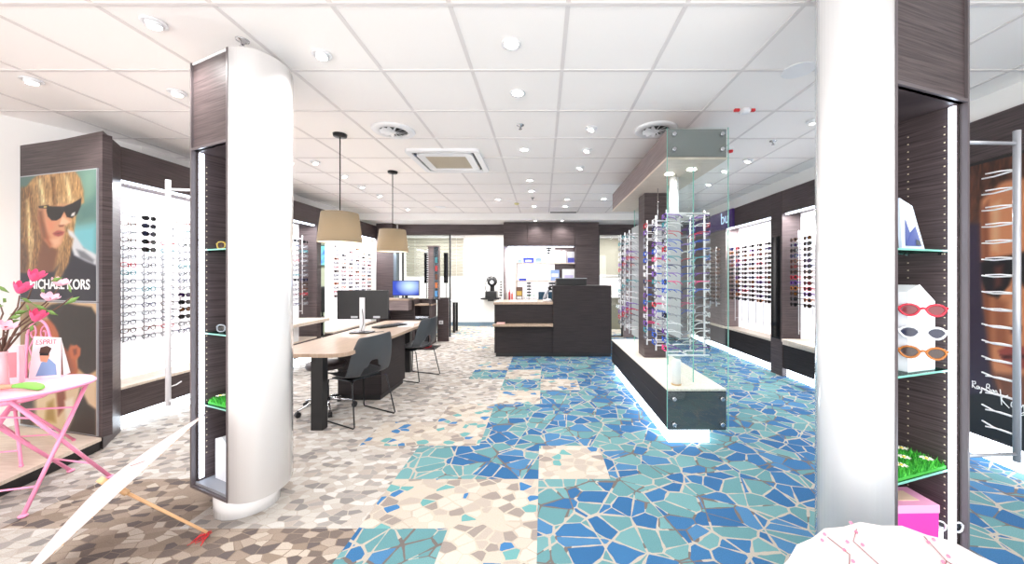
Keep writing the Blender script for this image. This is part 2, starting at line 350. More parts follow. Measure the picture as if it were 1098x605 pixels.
# air conditioning cassette
def cassette():
    x0, x1, y0, y1 = -1.52, -.70, 3.95, 4.78; cx, cy = (x0+x1)/2, (y0+y1)/2
    t = thing('air_conditioner', 'square white ceiling air conditioning cassette with beige grille', 'air conditioner', (cx, cy, CEIL-.04))
    def ring(a, b, z0, z1, rc):
        def rr(h, r): 
            out = []
            for sx, sy, a0 in ((1, 1, 0), (-1, 1, 90), (-1, -1, 180), (1, -1, 270)):
                for k in range(7):
                    t_ = math.radians(a0+k*15); out.append((cx+sx*(h-r)+r*math.cos(t_), cy+sy*(h-r)+r*math.sin(t_)))
            return out
        A = rr(a, rc); B = rr(b, max(.01, rc-(a-b))); n = len(A)
        m = MB(); m.add([(x, y, z1) for x, y in A]+[(x, y, z0) for x, y in A]+[(x, y, z0) for x, y in B]+[(x, y, z1) for x, y in B], [])
        for i in range(n):
            j = (i+1) % n
            for q in range(3): m.f.append([q*n+i, q*n+j, (q+1)*n+j, (q+1)*n+i]); m.mi.append(0); m.sm.append(False)
        return m
    ring(.41, .345, CEIL-.03, CEIL, .06).build('outer_panel', WHITEP, t)
    ring(.345, .315, CEIL-.014, CEIL, .09).build('air_slot', BLACK, t)
    ring(.315, .23, CEIL-.034, CEIL, .07).build('inner_panel', WHITEP, t)
    m = MB(); m.box(cx-.23, cx+.23, cy-.23, cy+.23, CEIL-.012, CEIL)
    for k in range(12): m.box(cx-.23, cx+.23, cy-.22+k*.038, cy-.205+k*.038, CEIL-.03, CEIL-.012)
    m.build('intake_grille', mat('beige_grille', (196, 184, 164), .6), t)
cassette()
def diffuser(px, py, label):
    x, y = ceil_at(px, py)
    t = thing('round_air_diffuser', label, 'air vent', (x, y, CEIL-.02), 0, 'round ceiling air diffusers')
    MB().lathe([(.2, .02), (.19, .008), (.135, 0), (.125, .012), (.125, .02)], (x, y, CEIL-.02), 36).build('outer_ring', WHITEP, t)
    MB().lathe([(.124, .018), (.124, .0185)], (x, y, CEIL-.02), 36).build('dark_throat', BLACK, t)
    m = MB()
    for k in range(12):
        R = Matrix.Rotation(k*PI/6, 4, 'Z'); M = Matrix.Translation((x, y, CEIL-.016)) @ R @ Matrix.Rotation(.6, 4, 'X')
        m.obox(M, .02, .123, -.016, .01, -.001, .001)
    m.lathe([(.026, 0), (.026, .012)], (x, y, CEIL-.022), 16).build('swirl_blades', WHITEP, t)
diffuser(703, 139, 'round white swirl air vent beside the island canopy')
diffuser(422, 140, 'round white swirl air vent left of the air conditioning cassette')
for px, py, r, lb in ((856, 75, .1, 'flat round ceiling speaker near the right white column'), (472, 222, .11, 'far flat round ceiling speaker above the desk side')):
    x, y = ceil_at(px, py)
    t = thing('ceiling_speaker', lb, 'speaker', (x, y, CEIL-.008), 0, 'ceiling speakers')
    MB().lathe([(r, .008), (r, .002), (r-.008, 0), (r-.01, .002)], (x, y, CEIL-.008), 32).build('bezel', WHITEP, t)
    MB().lathe([(r-.01, .003), (r-.01, .005)], (x, y, CEIL-.008), 32).build('grille', mat('speaker_grey', (204, 200, 200), .8), t)
for px, py, lb in ((558, 134, 'small metal sprinkler in the middle of the ceiling'), (829, 151, 'small metal sprinkler in front of the right showcases'), (571, 212, 'far small metal sprinkler between the middle downlights'), (260, 43, 'small white sprinkler above the left white column')):
    x, y = ceil_at(px, py)
    t = thing('sprinkler', lb, 'sprinkler', (x, y, CEIL-.04), 0, 'ceiling sprinklers')
    MB().lathe([(.035, .04), (.033, .034), (.012, .03), (.01, .012)], (x, y, CEIL-.04), 16).build('escutcheon', CHROME, t)
    MB().lathe([(.004, .014), (.004, .002), (.016, .001), (.016, -.001)], (x, y, CEIL-.04), 12).build('deflector', CHROME, t)
x, y = ceil_at(799, 117)
t = thing('smoke_detector', 'white ceiling detector with red lights right of the island canopy', 'detector', (x, y, CEIL-.04))
MB().lathe([(.04, .04), (.045, .02), (.03, .004), (.01, 0)], (x, y, CEIL-.04), 20).build('body', WHITEP, t)
MB().box(x-.09, x-.05, y-.012, y+.012, CEIL-.02, CEIL).build('red_indicator', RED, t); MB().box(x+.05, x+.08, y-.012, y+.012, CEIL-.02, CEIL).build('red_indicator', RED, t)
x, y = ceil_at(783, 159)
t = thing('fire_alarm_sounder', 'small red and white ceiling sounder beside the island canopy', 'alarm', (x, y, CEIL-.05))
MB().lathe([(.035, .05), (.035, .025)], (x, y, CEIL-.05), 18).build('base', WHITEP, t); MB().lathe([(.03, .025), (.026, .004), (.01, 0)], (x, y, CEIL-.05), 18).build('red_dome', RED, t)
x, y = ceil_at(554, 218)
tag(MB().lathe([(.045, .03), (.045, .012), (.03, 0), (.01, -.001)], (x, y, CEIL-.03), 20).build('smoke_detector', mat('yellowed_plastic', (214, 206, 150), .5)), 'small yellowish smoke detector on the far ceiling', 'detector')
tag(MB().box(.16, .72, 7.78, 7.86, CEIL-.012, CEIL).build('slot_vent', BLACK), 'dark narrow slot in the far ceiling edge', 'vent')
# pendant lamps
SHADE = mat('taupe_shade', (122, 112, 96), .8)
nt = SHADE.node_tree; b = nt.nodes['Principled BSDF']; tr = nt.nodes.new('ShaderNodeBsdfTranslucent'); tr.inputs[0].default_value = (*lin((190, 170, 140)), 1)
mxs = nt.nodes.new('ShaderNodeMixShader'); mxs.inputs[0].default_value = .12
nt.links.new(b.outputs[0], mxs.inputs[1]); nt.links.new(tr.outputs[0], mxs.inputs[2]); nt.links.new(mxs.outputs[0], nt.nodes['Material Output'].inputs[0])
for Y, lb in ((3.57, 'nearer taupe fabric drum pendant lamp over the desk'), (4.82, 'farther taupe fabric drum pendant lamp over the desk')):
    x = -1.99
    t = thing('pendant_lamp', lb, 'pendant lamp', (x, Y, 1.74), 0, 'pendant lamps over the desk')
    MB().lathe([(.006, 2.78), (.06, 2.785), (.065, CEIL)], (x, Y, 0), 28).build('canopy', DARKM, t)
    MB().tube([(x, Y, 2.04), (x, Y, 2.79)], .0055, 8).build('cord', DARKM, t)
    MB().lathe([(.2, 1.745), (.165, 2.035)], (x, Y, 0), 40).build('lamp_shade', SHADE, t)
    o = t.children[-1]; me = o.data
    # open cone: remove caps
    import bmesh
    bm = bmesh.new(); bm.from_mesh(me)
    bmesh.ops.delete(bm, geom=[f_ for f_ in bm.faces if len(f_.verts) > 8], context='FACES'); bm.to_mesh(me); bm.free()
    m = MB()
    for k in range(3):
        a = k*2*PI/3; m.tube([(x, Y, 2.03), (x+.165*math.cos(a), Y+.165*math.sin(a), 2.03)], .003, 6)
    m.build('spider', DARKM, t)
    MB().ball((x, Y, 1.93), .035).build('bulb', BULB, t)
    MB().tube([(x, Y, 1.955), (x, Y, 2.04)], .018, 10).build('socket', BLACK, t)
    MB().lathe([(.196, 1.75), (.196, 1.753)], (x, Y, 0), 40).build('diffuser', mat('lamp_diffuser', (255, 240, 214), .5, emit=.75), t)
    add_light('POINT', (x, Y, 1.84), 2, .05, (1, .85, .65))
# ------------------------------------------------------------------ eyeglasses
DOTS = {}
def gl_mat(c, kind):
    k = f'{kind}_{c[0]}_{c[1]}_{c[2]}'
    if kind == 'lens': c = tuple(int(x*.55) for x in c)
    return mat(k, c, .25 if kind == 'frame' else .12)
LCLEAR = glassmat('spectacle_lens', (240, 244, 246), .9)
def rim_pts(cx, w, h, style, n=14):
    out = []
    for k in range(n):
        t = 2*PI*k/n; e = .75 if style == 'square' else 1
        c, s = math.cos(t), math.sin(t)
        x = w*math.copysign(abs(c)**e, c); z = h*math.copysign(abs(s)**e, s)
        if style == 'cat': z += .12*h*abs(x+cx)/w if z > 0 else 0
        if style == 'pilot' and z < 0: x *= .88
        out.append((cx+x, 0, z))
    return out
def glass_mesh(fr, ln, style, wire=.0032, parts=False):
    """spectacles facing -Y, bridge at origin, arms to +Y; returns list of (name, MB, mats)"""
    f = MB(); l = MB(); tm = [MB(), MB()]
    for sx in (-1, 1):
        p = rim_pts(sx*.036, .027, .021, style)
        p = [(x, .012*(abs(x)/.065)**2, z) for x, _, z in p]
        f.tube(p, wire, 5, closed=True)
        l.add(p, [tuple(range(len(p)))])
        q = tm[0 if sx < 0 else 1]
        q.tube([(sx*.064, .011, .008), (sx*.07, .02, .008), (sx*.07, .1, .006), (sx*.068, .125, -.004), (sx*.067, .145, -.022)], [wire, wire*1.1, wire, wire, wire*.9], 5)
        f.tube([(sx*.061, .011, .008), (sx*.068, .014, .008)], wire*1.2, 5)
    f.tube([(-.011, .001, .004), (0, -.002, .008), (.011, .001, .004)], wire, 5)
    if parts: return f, l, tm
    f.add(l.v, l.f, 1)
    for q in tm: f.add(q.v, q.f, 2, True)
    return f
CN = {'black': (26, 26, 30), 'navy': (30, 40, 92), 'red': (196, 40, 60), 'brown': (96, 56, 36), 'amber': (176, 104, 40), 'purple': (98, 48, 140), 'blue': (34, 84, 190), 'pink': (230, 70, 130), 'green': (60, 170, 90), 'white': (230, 230, 232), 'silver': (150, 152, 158), 'teal': (60, 150, 160), 'orange': (228, 120, 50), 'gold': (176, 150, 60), 'grey': (96, 100, 110), 'tortoise': (82, 54, 34), 'violet': (130, 90, 180)}
GM = {}
def get_glasses(fc, lens, style, tc=None):
    k = (fc, lens, style, tc)
    if k not in GM:
        lm = LCLEAR if lens == 'clear' else gl_mat(CN[lens], 'lens')
        m = glass_mesh(fc, lens, style, .0042 if lens != 'clear' else .0036)
        o = m.build('eyeglasses' if lens == 'clear' else 'sunglasses', [gl_mat(CN[fc], 'frame'), lm, gl_mat(CN[tc or fc], 'frame')], None, world=True)
        GM[k] = [o, False]
    g = GM[k]
    if not g[1]: g[1] = True; return g[0]
    c = g[0].copy(); COL.objects.link(c); return c
def put_glasses(loc, rz, fc, lens, style, label, group, tc=None, rx=0):
    o = get_glasses(fc, lens, style, tc); o.location = loc; o.rotation_euler = (rx, 0, rz); o.scale = (1.12,)*3 if group.startswith('sunglasses') else (1, 1, 1)
    return tag(o, label, 'glasses', group)
bulk = MB(); BULKM = []; BIDX = {}
def bulk_idx(m):
    if m.name not in BIDX: BIDX[m.name] = len(BULKM); BULKM.append(m)
    return BIDX[m.name]
BM_CACHE = {}
def bulk_glasses(loc, rz, fc, lens, style):
    k = (fc, lens, style)
    if k not in BM_CACHE: BM_CACHE[k] = glass_mesh(fc, lens, style, .0036)
    g = BM_CACHE[k]; M = Matrix.Translation(loc) @ Matrix.Rotation(rz, 4, 'Z')
    mm = [bulk_idx(gl_mat(CN[fc], 'frame')), bulk_idx(LCLEAR if lens == 'clear' else gl_mat(CN[lens], 'lens')), bulk_idx(gl_mat(CN[fc], 'frame'))]
    n = len(bulk.v); bulk.v += [tuple(M @ Vector(v)) for v in g.v]
    for f, mi, sm in zip(g.f, g.mi, g.sm): bulk.f.append([n+i for i in f]); bulk.mi.append(mm[mi]); bulk.sm.append(sm)
def rod(x, y, z0, z1, out, n, zs, label, group, r=.009, parent=None, wall=None, m=None, width=.05, plen=.05):
    """vertical display rod with n forked pegs towards `out` (unit xy)"""
    t = thing('display_rod', label, 'display rod', (x, y, z0), 0, group)
    MB().tube([(x, y, z0), (x, y, z1)], r, 10).build('post', m or ALU, t)
    q = MB(); ox, oy = out; sx, sy = -oy, ox
    q.tube([(ox*plen+sx*s*width*.5, oy*plen+sy*s*width*.5, .008) if abs(s) > 1 else (ox*plen*.5+sx*s*width*.6, oy*plen*.5+sy*s*width*.6, .001) if s else (0, 0, 0) for s in (-1.01, -.5, 0, .5, 1.01)], .0026, 5)
    p0 = q.build('peg', m or ALU, t, local=True)
    for k in range(n):
        p = p0 if k == 0 else p0.copy()
        if k: COL.objects.link(p)
        p.location = (0, 0, zs(k)-z0)
    if wall:
        for z in (z0+.05, z1-.05): MB().tube([(x, y, z), (x+wall[0], y+wall[1], z)], r*.8, 8).build('wall_bracket', m or ALU, t)
    return t
# ------------------------------------------------------------------ left wall showcases
XL = -3.85; BKL = -4.16
def showcase_left(y0, y1, label, BKL=BKL, name='wall_showcase', zled=.40):
    t = thing(name, label, 'display showcase', (XL, (y0+y1)/2, 0), 0, 'wall showcases')
    MB().box(BKL-.03, BKL, y0, y1, zled, 2.42).build('light_panel', BOXLIGHT, t)
    MB().box(BKL-.02, XL, y0, y1, 2.3, 2.6).build('header', WOODL if 0 else WOOD, t, bevel=.003)
    MB().box(BKL-.03, XL, y0, y1, zled-.025, zled).build('ledge', BEIGE, t, bevel=.002)
    MB().box(BKL-.03, XL-.01, y0, y1, .13, zled-.025).build('base_cabinet', WOOD, t, bevel=.002)
    MB().box(BKL-.03, XL-.06, y0, y1, .0, .13).build('toe_light', GLOW, t)
    MB().box(XL-.07, XL-.03, y0+.02, y1-.02, 2.285, 2.3).build('light_strip', LED, t)
    return t
tA = showcase_left(3.32, 6.20, 'long lit white showcase of optical frames behind the left white column')
tC = showcase_left(6.69, 8.42, 'far lit white showcase of frames behind the desk monitor', -3.98)
MB().box(BKL-.03, XL, 6.20, 6.32, 0, 2.6).build('post', WOOD, tA, bevel=.003)
tag(MB().box(-3.86, -3.46, 8.42, 8.60, 0, 2.66).build('wall_pillar', WOOD, bevel=.003), 'dark wood pillar at the far end of the left showcases', 'pillar')
tag(MB().box(-3.45, -3.38, 8.40, 8.58, 0, 2.45).build('door_leaf_edge', mat('blue_grey_metal', (108, 120, 130), .3, .6), bevel=.003), 'narrow blue-grey metal jamb beside the far pillar', 'door jamb')
struct(MB().box(-4.2, XL, 6.32, 6.69, 2.3, 2.6).build('trim_6', WOOD, world=True))
# wedge post between poster wall and showcase
tag(MB().prism([(-3.585, 2.965), (-3.85, 3.32), (-4.2, 3.32), (-4.2, 3.16)], .0, 2.6).build('wall_pillar', WOOD, bevel=.003), 'dark wood corner pillar between posters and near left showcase', 'pillar')
# raised shelf
t = thing('display_shelf', 'pale raised shelf slab wrapping the dark post behind the left column', 'shelf', (-3.8, 5.5, .40))
MB().box(-4.1, -3.52, 4.95, 6.02, .69, .74).build('shelf_top', BEIGE, t, bevel=.003); MB().box(-4.08, -3.86, 5.0, 5.75, .4, .69).build('support', WHITEP, t)
rods = [3.45, 3.63, 3.81, 3.99, 4.17]
opt = ['silver', 'black', 'grey', 'brown', 'silver', 'navy', 'silver', 'grey', 'red', 'silver', 'tortoise', 'teal']
ZR = lambda k: 1.98-k*.078
for i, y in enumerate(rods):
    rod(-3.98, y, .78, 2.1, (1, 0), 16, ZR, f'slim white display rod, {ORD[i]} from the posters in near left showcase', 'rods of the near left showcase', .006, wall=(-.18, 0))
    for k in range(16):
        if i == 1 and k < 5: fc, ln, kind = 'black', 'navy' if k in (1, 2) else 'black', 'dark sunglasses'
        elif i == 3 and 9 < k < 14: fc, ln, kind = 'black', ['purple', 'black', 'amber', 'black'][k-10], 'tinted sunglasses'
        else: fc = opt[(i*5+k*3+k//3) % len(opt)]; ln = 'clear'; kind = f'{fc} optical frames'
        put_glasses((-3.92, y, ZR(k)+.012), PI/2, fc, ln, ['oval', 'square', 'square', 'cat'][(i+k) % 4], f'{kind}, {ORD[k]} from top on {ORD[i]} rod of near left showcase', 'glasses in the near left showcase')
# far left bulk glasses
for i, y in enumerate((5.80, 6.02)):
    rod(-3.98, y, .8, 2.1, (1, 0), 14, ZR, f'slim white display rod, {ORD[i]} rod just before the dark post at left', 'rods before the dark post', .006, wall=(-.18, 0))
    for k in range(14): bulk_glasses((-3.92, y, ZR(k)+.012), PI/2, opt[(i+k*5) % 12], 'black' if k in (0, 8) else 'clear', 'square')
for i in range(6):
    y = 6.86+i*.26
    rod(-3.93, y, .9, 2.1, (1, 0), 13, ZR, f'slim white display rod, {ORD[i]} from the front in far left showcase', 'rods of the far left showcase', .006, wall=(-.05, 0))
    for k in range(13): bulk_glasses((-3.88, y, ZR(k)+.012), PI/2, ['brown', 'red', 'black', 'orange', 'grey', 'navy'][(i+k*5) % 6], 'clear' if (i+k) % 3 else 'brown', 'square')
# ------------------------------------------------------------------ right wall showcases
XR = 3.40; BKR = 3.66
def showcase_right(y0, y1, label, head=WOOD):
    t = thing('wall_showcase', label, 'display showcase', (XR, (y0+y1)/2, 0), 0, 'wall showcases')
    MB().box(BKR, BKR+.05, y0, y1, .49, 2.42).build('light_panel', BOXLIGHT, t)
    MB().box(XR, BKR+.04, y0, y1, 2.31, 2.635).build('header', head, t, bevel=.003)
    MB().box(XR, BKR+.05, y0, y1, .455, .49).build('ledge', BEIGE, t, bevel=.002)
    MB().box(XR+.01, BKR+.05, y0, y1, .12, .29).box(XR+.012, BKR+.05, y0, y1, .29, .295).box(XR+.01, BKR+.05, y0, y1, .295, .455).build('base_cabinet', WOODD, t)
    MB().box(XR+.06, BKR+.05, y0, y1, 0, .12).build('toe_light', GLOW, t)
    MB().box(XR+.03, XR+.07, y0+.02, y1-.02, 2.295, 2.31).build('light_strip', LED, t)
    return t
rA = showcase_right(5.42, 6.80, 'lit white showcase of sunglasses on the right wall beside purple sign')
rB = showcase_right(3.02, 5.16, 'lit white sunglasses showcase with raised shelf next to right white column')
MB().box(XR-.004, BKR+.05, 5.16, 5.42, 0, 2.635).build('post', WOOD, rA, bevel=.003)
MB().box(XR-.01, XR-.004, 5.2, 5.39, .52, 2.0).build('mirror_strip', MIRR, rA)
t = thing('display_shelf', 'pale raised shelf slab in front of right wall sunglasses', 'shelf', (3.45, 4.3, .49))
MB().box(3.28, 3.65, 3.6, 5.0, .52, .56).build('shelf_top', BEIGE, t, bevel=.003); MB().box(3.42, 3.64, 3.65, 4.95, .49, .52).build('support', WHITEP, t)
sunc = ['black', 'brown', 'tortoise', 'purple', 'navy', 'black', 'tortoise', 'grey', 'amber', 'brown', 'black', 'red', 'black']
ZS = lambda k: 1.91-k*.074
for i in range(6):
    y = 5.58+i*.215
    rod(BKR-.14, y, .62, 2.05, (-1, 0), 13, ZS, f'white peg rod, {ORD[i]} from the mirror strip in right wall showcase', 'rods of the right wall showcase', .006, wall=(.14, 0))
    for k in range(13):
        fc = sunc[(k*4+i*6+k//2) % 13]; ln = sunc[(k*3+i*5) % 13]
        put_glasses((BKR-.22, y, ZS(k)+.012), -PI/2, fc, ln, ['pilot', 'square', 'cat', 'oval'][(k*2+i) % 4], f'{fc} sunglasses, {ORD[k]} from top on {ORD[i]} rod beyond the mirror strip', 'sunglasses on the right wall')
for i in range(4):
    y = 5.0-i*.26
    rod(BKR-.14, y, .62, 2.05, (-1, 0), 13, ZS, f'white peg rod, {ORD[i]} from the dark post in right raised-shelf showcase', 'rods of the raised shelf showcase', .006, wall=(.14, 0))
    for k in range(13):
        if i == 3: continue
        fc = sunc[(k*5+i*3+2) % 13]; ln = sunc[(k*2+i*7+1) % 13]
        put_glasses((BKR-.22, y, ZS(k)+.012), -PI/2, fc, ln, ['pilot', 'oval', 'square', 'cat'][(k+i) % 4], f'{fc} sunglasses, {ORD[k]} from top on {ORD[i]} rod above the raised shelf', 'sunglasses above the raised shelf')
# far end rods seen edge-on at the purple corner
for nm, y in (('nearer', 7.0), ('farther', 7.25)):
    rod(3.34, y, .85, 2.0, (-.3, -.95), 14, lambda k: 1.93-k*.075, f'{nm} free white peg rod in front of the far wood wall', 'rods at the purple corner', .01, wall=(.07, 0))
    for k in range(14): bulk_glasses((3.3, y-.06, 1.94-k*.075), -PI/4, ['brown', 'black', 'tortoise'][k % 3], 'brown', 'square')
# purple sign corner
t = thing('wall_showcase', 'taupe wood wall unit under the purple sign in the far right corner', 'display showcase', (3.5, 7.6, 0), 0, 'wall showcases')
MB().box(3.42, 3.71, 6.8, 8.55, .49, 2.31).build('back_panel', WOODL, t); MB().box(3.38, 3.71, 6.8, 8.55, .455, .49).build('ledge', BEIGE, t)
MB().box(3.42, 3.71, 6.8, 8.55, .12, .455).build('base_cabinet', WOOD, t); MB().box(3.5, 3.71, 6.8, 8.55, 0, .12).build('toe_light', GLOW, t)
t = thing('shop_sign', 'purple header sign with pale letters in the far right corner', 'sign', (3.36, 7.5, 2.31))
MB().box(3.36, 3.43, 6.45, 8.5, 2.312, 2.634).build('sign_board', PURPLE, t)
text('bu', .3, frame((3.355, 6.86, 2.4), (0, -1, 0), (0, 0, 1)), mat('sign_letters', (190, 214, 240), .5, emit=.6), t)
# poster wall right
mb = MB().box(XR, 3.72, .2, 3.02, .17, 2.31); o = mb.build('poster_wall_panel', WOOD); tag(o, 'dark panel carrying the poster behind the right white column', 'wall panel')
t = thing('header_beam', 'dark wood header beam above the right poster with light strip', 'beam', (3.5, 1.6, 2.31))
MB().box(XR, 3.71, .2, 3.02, 2.312, 2.635).build('beam', WOOD, t, bevel=.003)
t = thing('poster_plinth', 'low glowing white base strip under the right poster', 'plinth', (3.5, 1.6, 0))
MB().box(XR+.03, 3.70, .2, 3.0, 0, .168).build('toe_light', GLOW, t)
# ------------------------------------------------------------------ poster painter
def sdf(P, poly):
    poly = np.array(poly, float); d = np.full(len(P), 1e9); ins = np.zeros(len(P), bool)
    for i in range(len(poly)):
        a = poly[i]; b = poly[(i+1) % len(poly)]; e = b-a; w = P-a
        t = np.clip((w @ e)/max(1e-9, e @ e), 0, 1); q = w-np.outer(t, e); d = np.minimum(d, (q**2).sum(1))
        c = ((a[1] > P[:, 1]) != (b[1] > P[:, 1])); 
        with np.errstate(divide='ignore', invalid='ignore'):
            xi = (b[0]-a[0])*(P[:, 1]-a[1])/(b[1]-a[1]+1e-12)+a[0]
        ins ^= c & (P[:, 0] < xi)
    d = np.sqrt(d); return np.where(ins, -d, d)
def vnoise(P, s, seed=0):
    r = np.random.default_rng(seed); g = r.random((64, 64)); q = P*s; i = np.floor(q).astype(int); f = q-i; f = f*f*(3-2*f)
    a = g[i[:, 0] % 64, i[:, 1] % 64]; b = g[(i[:, 0]+1) % 64, i[:, 1] % 64]; c = g[i[:, 0] % 64, (i[:, 1]+1) % 64]; d = g[(i[:, 0]+1) % 64, (i[:, 1]+1) % 64]
    return (a*(1-f[:, 0])+b*f[:, 0])*(1-f[:, 1])+(c*(1-f[:, 0])+d*f[:, 0])*f[:, 1]
def paint(name, nx, ny, layers, bg, world, parent, img):
    """img: (x0,x1,y0,y1) picture coordinates of the sheet (y down); world(u, v) -> 3D point"""
    us, vs = np.linspace(0, 1, nx), np.linspace(0, 1, ny); U, V = np.meshgrid(us, vs); U = U.ravel(); V = V.ravel()
    P = np.stack([img[0]+U*(img[1]-img[0]), img[3]+V*(img[2]-img[3])], 1)
    C = np.tile(np.array(bg, float), (len(P), 1))
    for L in layers:
        poly, col, soft = L[0], np.array(L[1], float), L[2]; st = L[3] if len(L) > 3 else 0
        a = np.clip(.5-sdf(P, poly)/(2*soft), 0, 1)
        cc = np.tile(col, (len(P), 1))
        if st:
            Q = P.copy(); Q[:, 1] = Q[:, 1]*.09+Q[:, 0]*L[4] if len(L) > 4 else Q[:, 1]*.09
            n = vnoise(Q, L[5] if len(L) > 5 else .25, 3)*.5+vnoise(Q, .95, 5)*.5; cc = cc*(1+st*(n[:, None]-.5)*2)
        C = C*(1-a[:, None])+cc*a[:, None]
    C = np.clip(C, 0, 255)/255; LC = np.where(C <= .04045, C/12.92, ((C+.055)/1.055)**2.4)*.66
    me = bpy.data.meshes.new(name); pts = [world(u, v) for u, v in zip(U, V)]
    base = wloc(parent); fs = [(j*nx+i, j*nx+i+1, (j+1)*nx+i+1, (j+1)*nx+i) for j in range(ny-1) for i in range(nx-1)]
    me.from_pydata([tuple(Vector(p)-base) for p in pts], [], fs)
    at = me.color_attributes.new('print', 'FLOAT_COLOR', 'POINT'); at.data.foreach_set('color', np.concatenate([LC, np.ones((len(P), 1))], 1).ravel())
    m = bpy.data.materials.new(name+'_print'); m.use_nodes = True; nt = m.node_tree; vc = nt.nodes.new('ShaderNodeVertexColor'); vc.layer_name = 'print'
    b = nt.nodes['Principled BSDF']; b.inputs['Roughness'].default_value = .4; nt.links.new(vc.outputs[0], b.inputs['Base Color']); me.materials.append(m)
    o = bpy.data.objects.new(name, me); COL.objects.link(o); o.parent = parent; return o
# left posters
PA = Vector((-4.65, 3.23, 0)); PB = Vector((-3.585, 2.96, 0)); pdir = (PB-PA).normalized(); pn = Vector((pdir.y, -pdir.x, 0))
plen = (PB-PA).length
M = frame(PA, pdir, -pn); M = Matrix(((pdir.x, -pn.x, 0, PA.x), (pdir.y, -pn.y, 0, PA.y), (0, 0, 1, 0), (0, 0, 0, 1)))
t = thing('poster_wall_panel', 'dark wood panel carrying the two stacked portrait posters', 'wall panel', (PA.x, PA.y, .1))
MB().obox(M, 0, plen, .0, .06, .1, 2.30).build('panel', WOOD, t); MB().obox(M, 0, plen, -.0, .06, 2.30, 2.575).build('header', WOOD, t, bevel=.002)
def pw(z0, z1, off=.012):
    return lambda u, v: (PA.x+pdir.x*(.05+u*(plen-.1))+pn.x*off, PA.y+pdir.y*(.05+u*(plen-.1))+pn.y*off, z0+v*(z1-z0))
t = thing('portrait_poster', 'upper poster of a blonde woman in black sunglasses and jacket', 'poster', (PA.x, PA.y, 1.2), 0, 'stacked wall posters')
MB().obox(M, .04, plen-.04, -.011, -.0005, 1.2, 2.295).build('backing', ALU2, t)
BLD = (186, 144, 92)
Lw = [([(330, 40), (395, 40), (395, 280), (320, 280)], (120, 158, 140), 30), ([(280, 280), (400, 270), (400, 420), (300, 400)], (120, 196, 206), 25), ([(320, 200), (400, 150), (400, 250), (330, 260)], (86, 128, 122), 20),
  ([(85, 110), (125, 60), (170, 30), (300, 30), (330, 75), (344, 130), (345, 180), (318, 200), (305, 300), (300, 380), (265, 460), (240, 520), (75, 520)], BLD, 5, .42, .03, .35),
  ([(150, 300), (225, 360), (240, 380), (215, 500), (140, 520)], (126, 76, 48), 10),
  ([(155, 150), (300, 150), (285, 225), (292, 258), (265, 275), (268, 300), (256, 345), (235, 368), (205, 362), (172, 318), (152, 250)], (226, 160, 120), 5),
  ([(152, 230), (180, 260), (215, 350), (205, 362), (172, 318)], (184, 106, 70), 9), ([(190, 245), (225, 250), (220, 280), (200, 290)], (238, 150, 112), 14), ([(205, 330), (250, 318), (248, 350), (225, 362)], (240, 184, 146), 9), ([(152, 200), (172, 200), (190, 320), (175, 325)], (140, 84, 54), 9),
  ([(255, 235), (262, 235), (290, 258), (262, 272), (245, 268)], (244, 196, 158), 4), ([(240, 268), (266, 268), (262, 276), (245, 277)], (150, 84, 60), 3),
  ([(215, 303), (235, 292), (250, 293), (266, 299), (258, 312), (240, 318), (224, 312)], (176, 76, 74), 3), ([(222, 304), (262, 300), (240, 307)], (110, 36, 38), 2),
  ([(155, 150), (300, 140), (320, 180), (150, 182)], (204, 164, 112), 8, .42, .02, .35),
  ([(155, 179), (200, 178), (200, 194), (158, 190)], (26, 18, 16), 2), ([(178, 182), (194, 182), (194, 189), (178, 189)], (232, 206, 120), 1.5),
  ([(192, 182), (262, 190), (268, 205), (250, 238), (232, 248), (212, 246), (196, 228), (190, 205)], (16, 12, 14), 2.5), ([(262, 190), (300, 178), (334, 160), (332, 195), (318, 225), (296, 242), (276, 236), (266, 214)], (14, 12, 14), 2.5),
  ([(296, 222), (310, 216), (306, 232), (292, 234)], (230, 226, 220), 2),
  ([(150, 62), (170, 60), (185, 175), (165, 178)], (236, 206, 150), 6, .4, .02, .35), ([(210, 58), (226, 58), (232, 182), (216, 184)], (150, 106, 62), 6, .5), ([(262, 58), (280, 60), (300, 170), (285, 176)], (232, 200, 146), 6, .4),
  ([(75, 90), (120, 90), (140, 200), (170, 340), (150, 430), (120, 500), (75, 520)], (150, 108, 64), 8, .5, .03, .4), ([(98, 150), (112, 140), (135, 330), (118, 480)], (222, 186, 130), 6, .5),
  ([(75, 470), (140, 480), (220, 470), (270, 400), (300, 335), (395, 415), (395, 595), (75, 595)], (20, 22, 42), 6),
  ([(280, 290), (300, 300), (345, 370), (395, 400), (395, 445), (350, 425), (305, 400), (292, 360)], (222, 224, 228), 5), ([(315, 375), (345, 385), (385, 420), (380, 435), (330, 410)], (120, 124, 132), 6),
  ([(280, 310), (302, 330), (285, 430), (240, 515), (210, 520), (245, 430), (262, 350)], (166, 124, 76), 6, .5, .04, .4), ([(75, 330), (100, 350), (110, 420), (100, 470), (75, 470)], (110, 74, 48), 8, .5, .3)]
paint('print_sheet', 110, 150, Lw, (96, 134, 126), pw(1.21, 2.285), t, (75, 392, 45, 592))
WT = mat('poster_white_ink', (245, 245, 245), .5)
text('MICHAEL KORS', .115, frame(Vector(pw(1.21, 2.285, .014)(.13, .09)), pdir, (0, 0, 1)), WT, t, ext=.0008, offset=.002)
t = thing('portrait_poster', 'lower poster of a dark-haired bearded man turned sideways', 'poster', (PA.x, PA.y, .11), 0, 'stacked wall posters')
MB().obox(M, .04, plen-.04, -.011, -.0005, .11, 1.195).build('backing', ALU2, t)
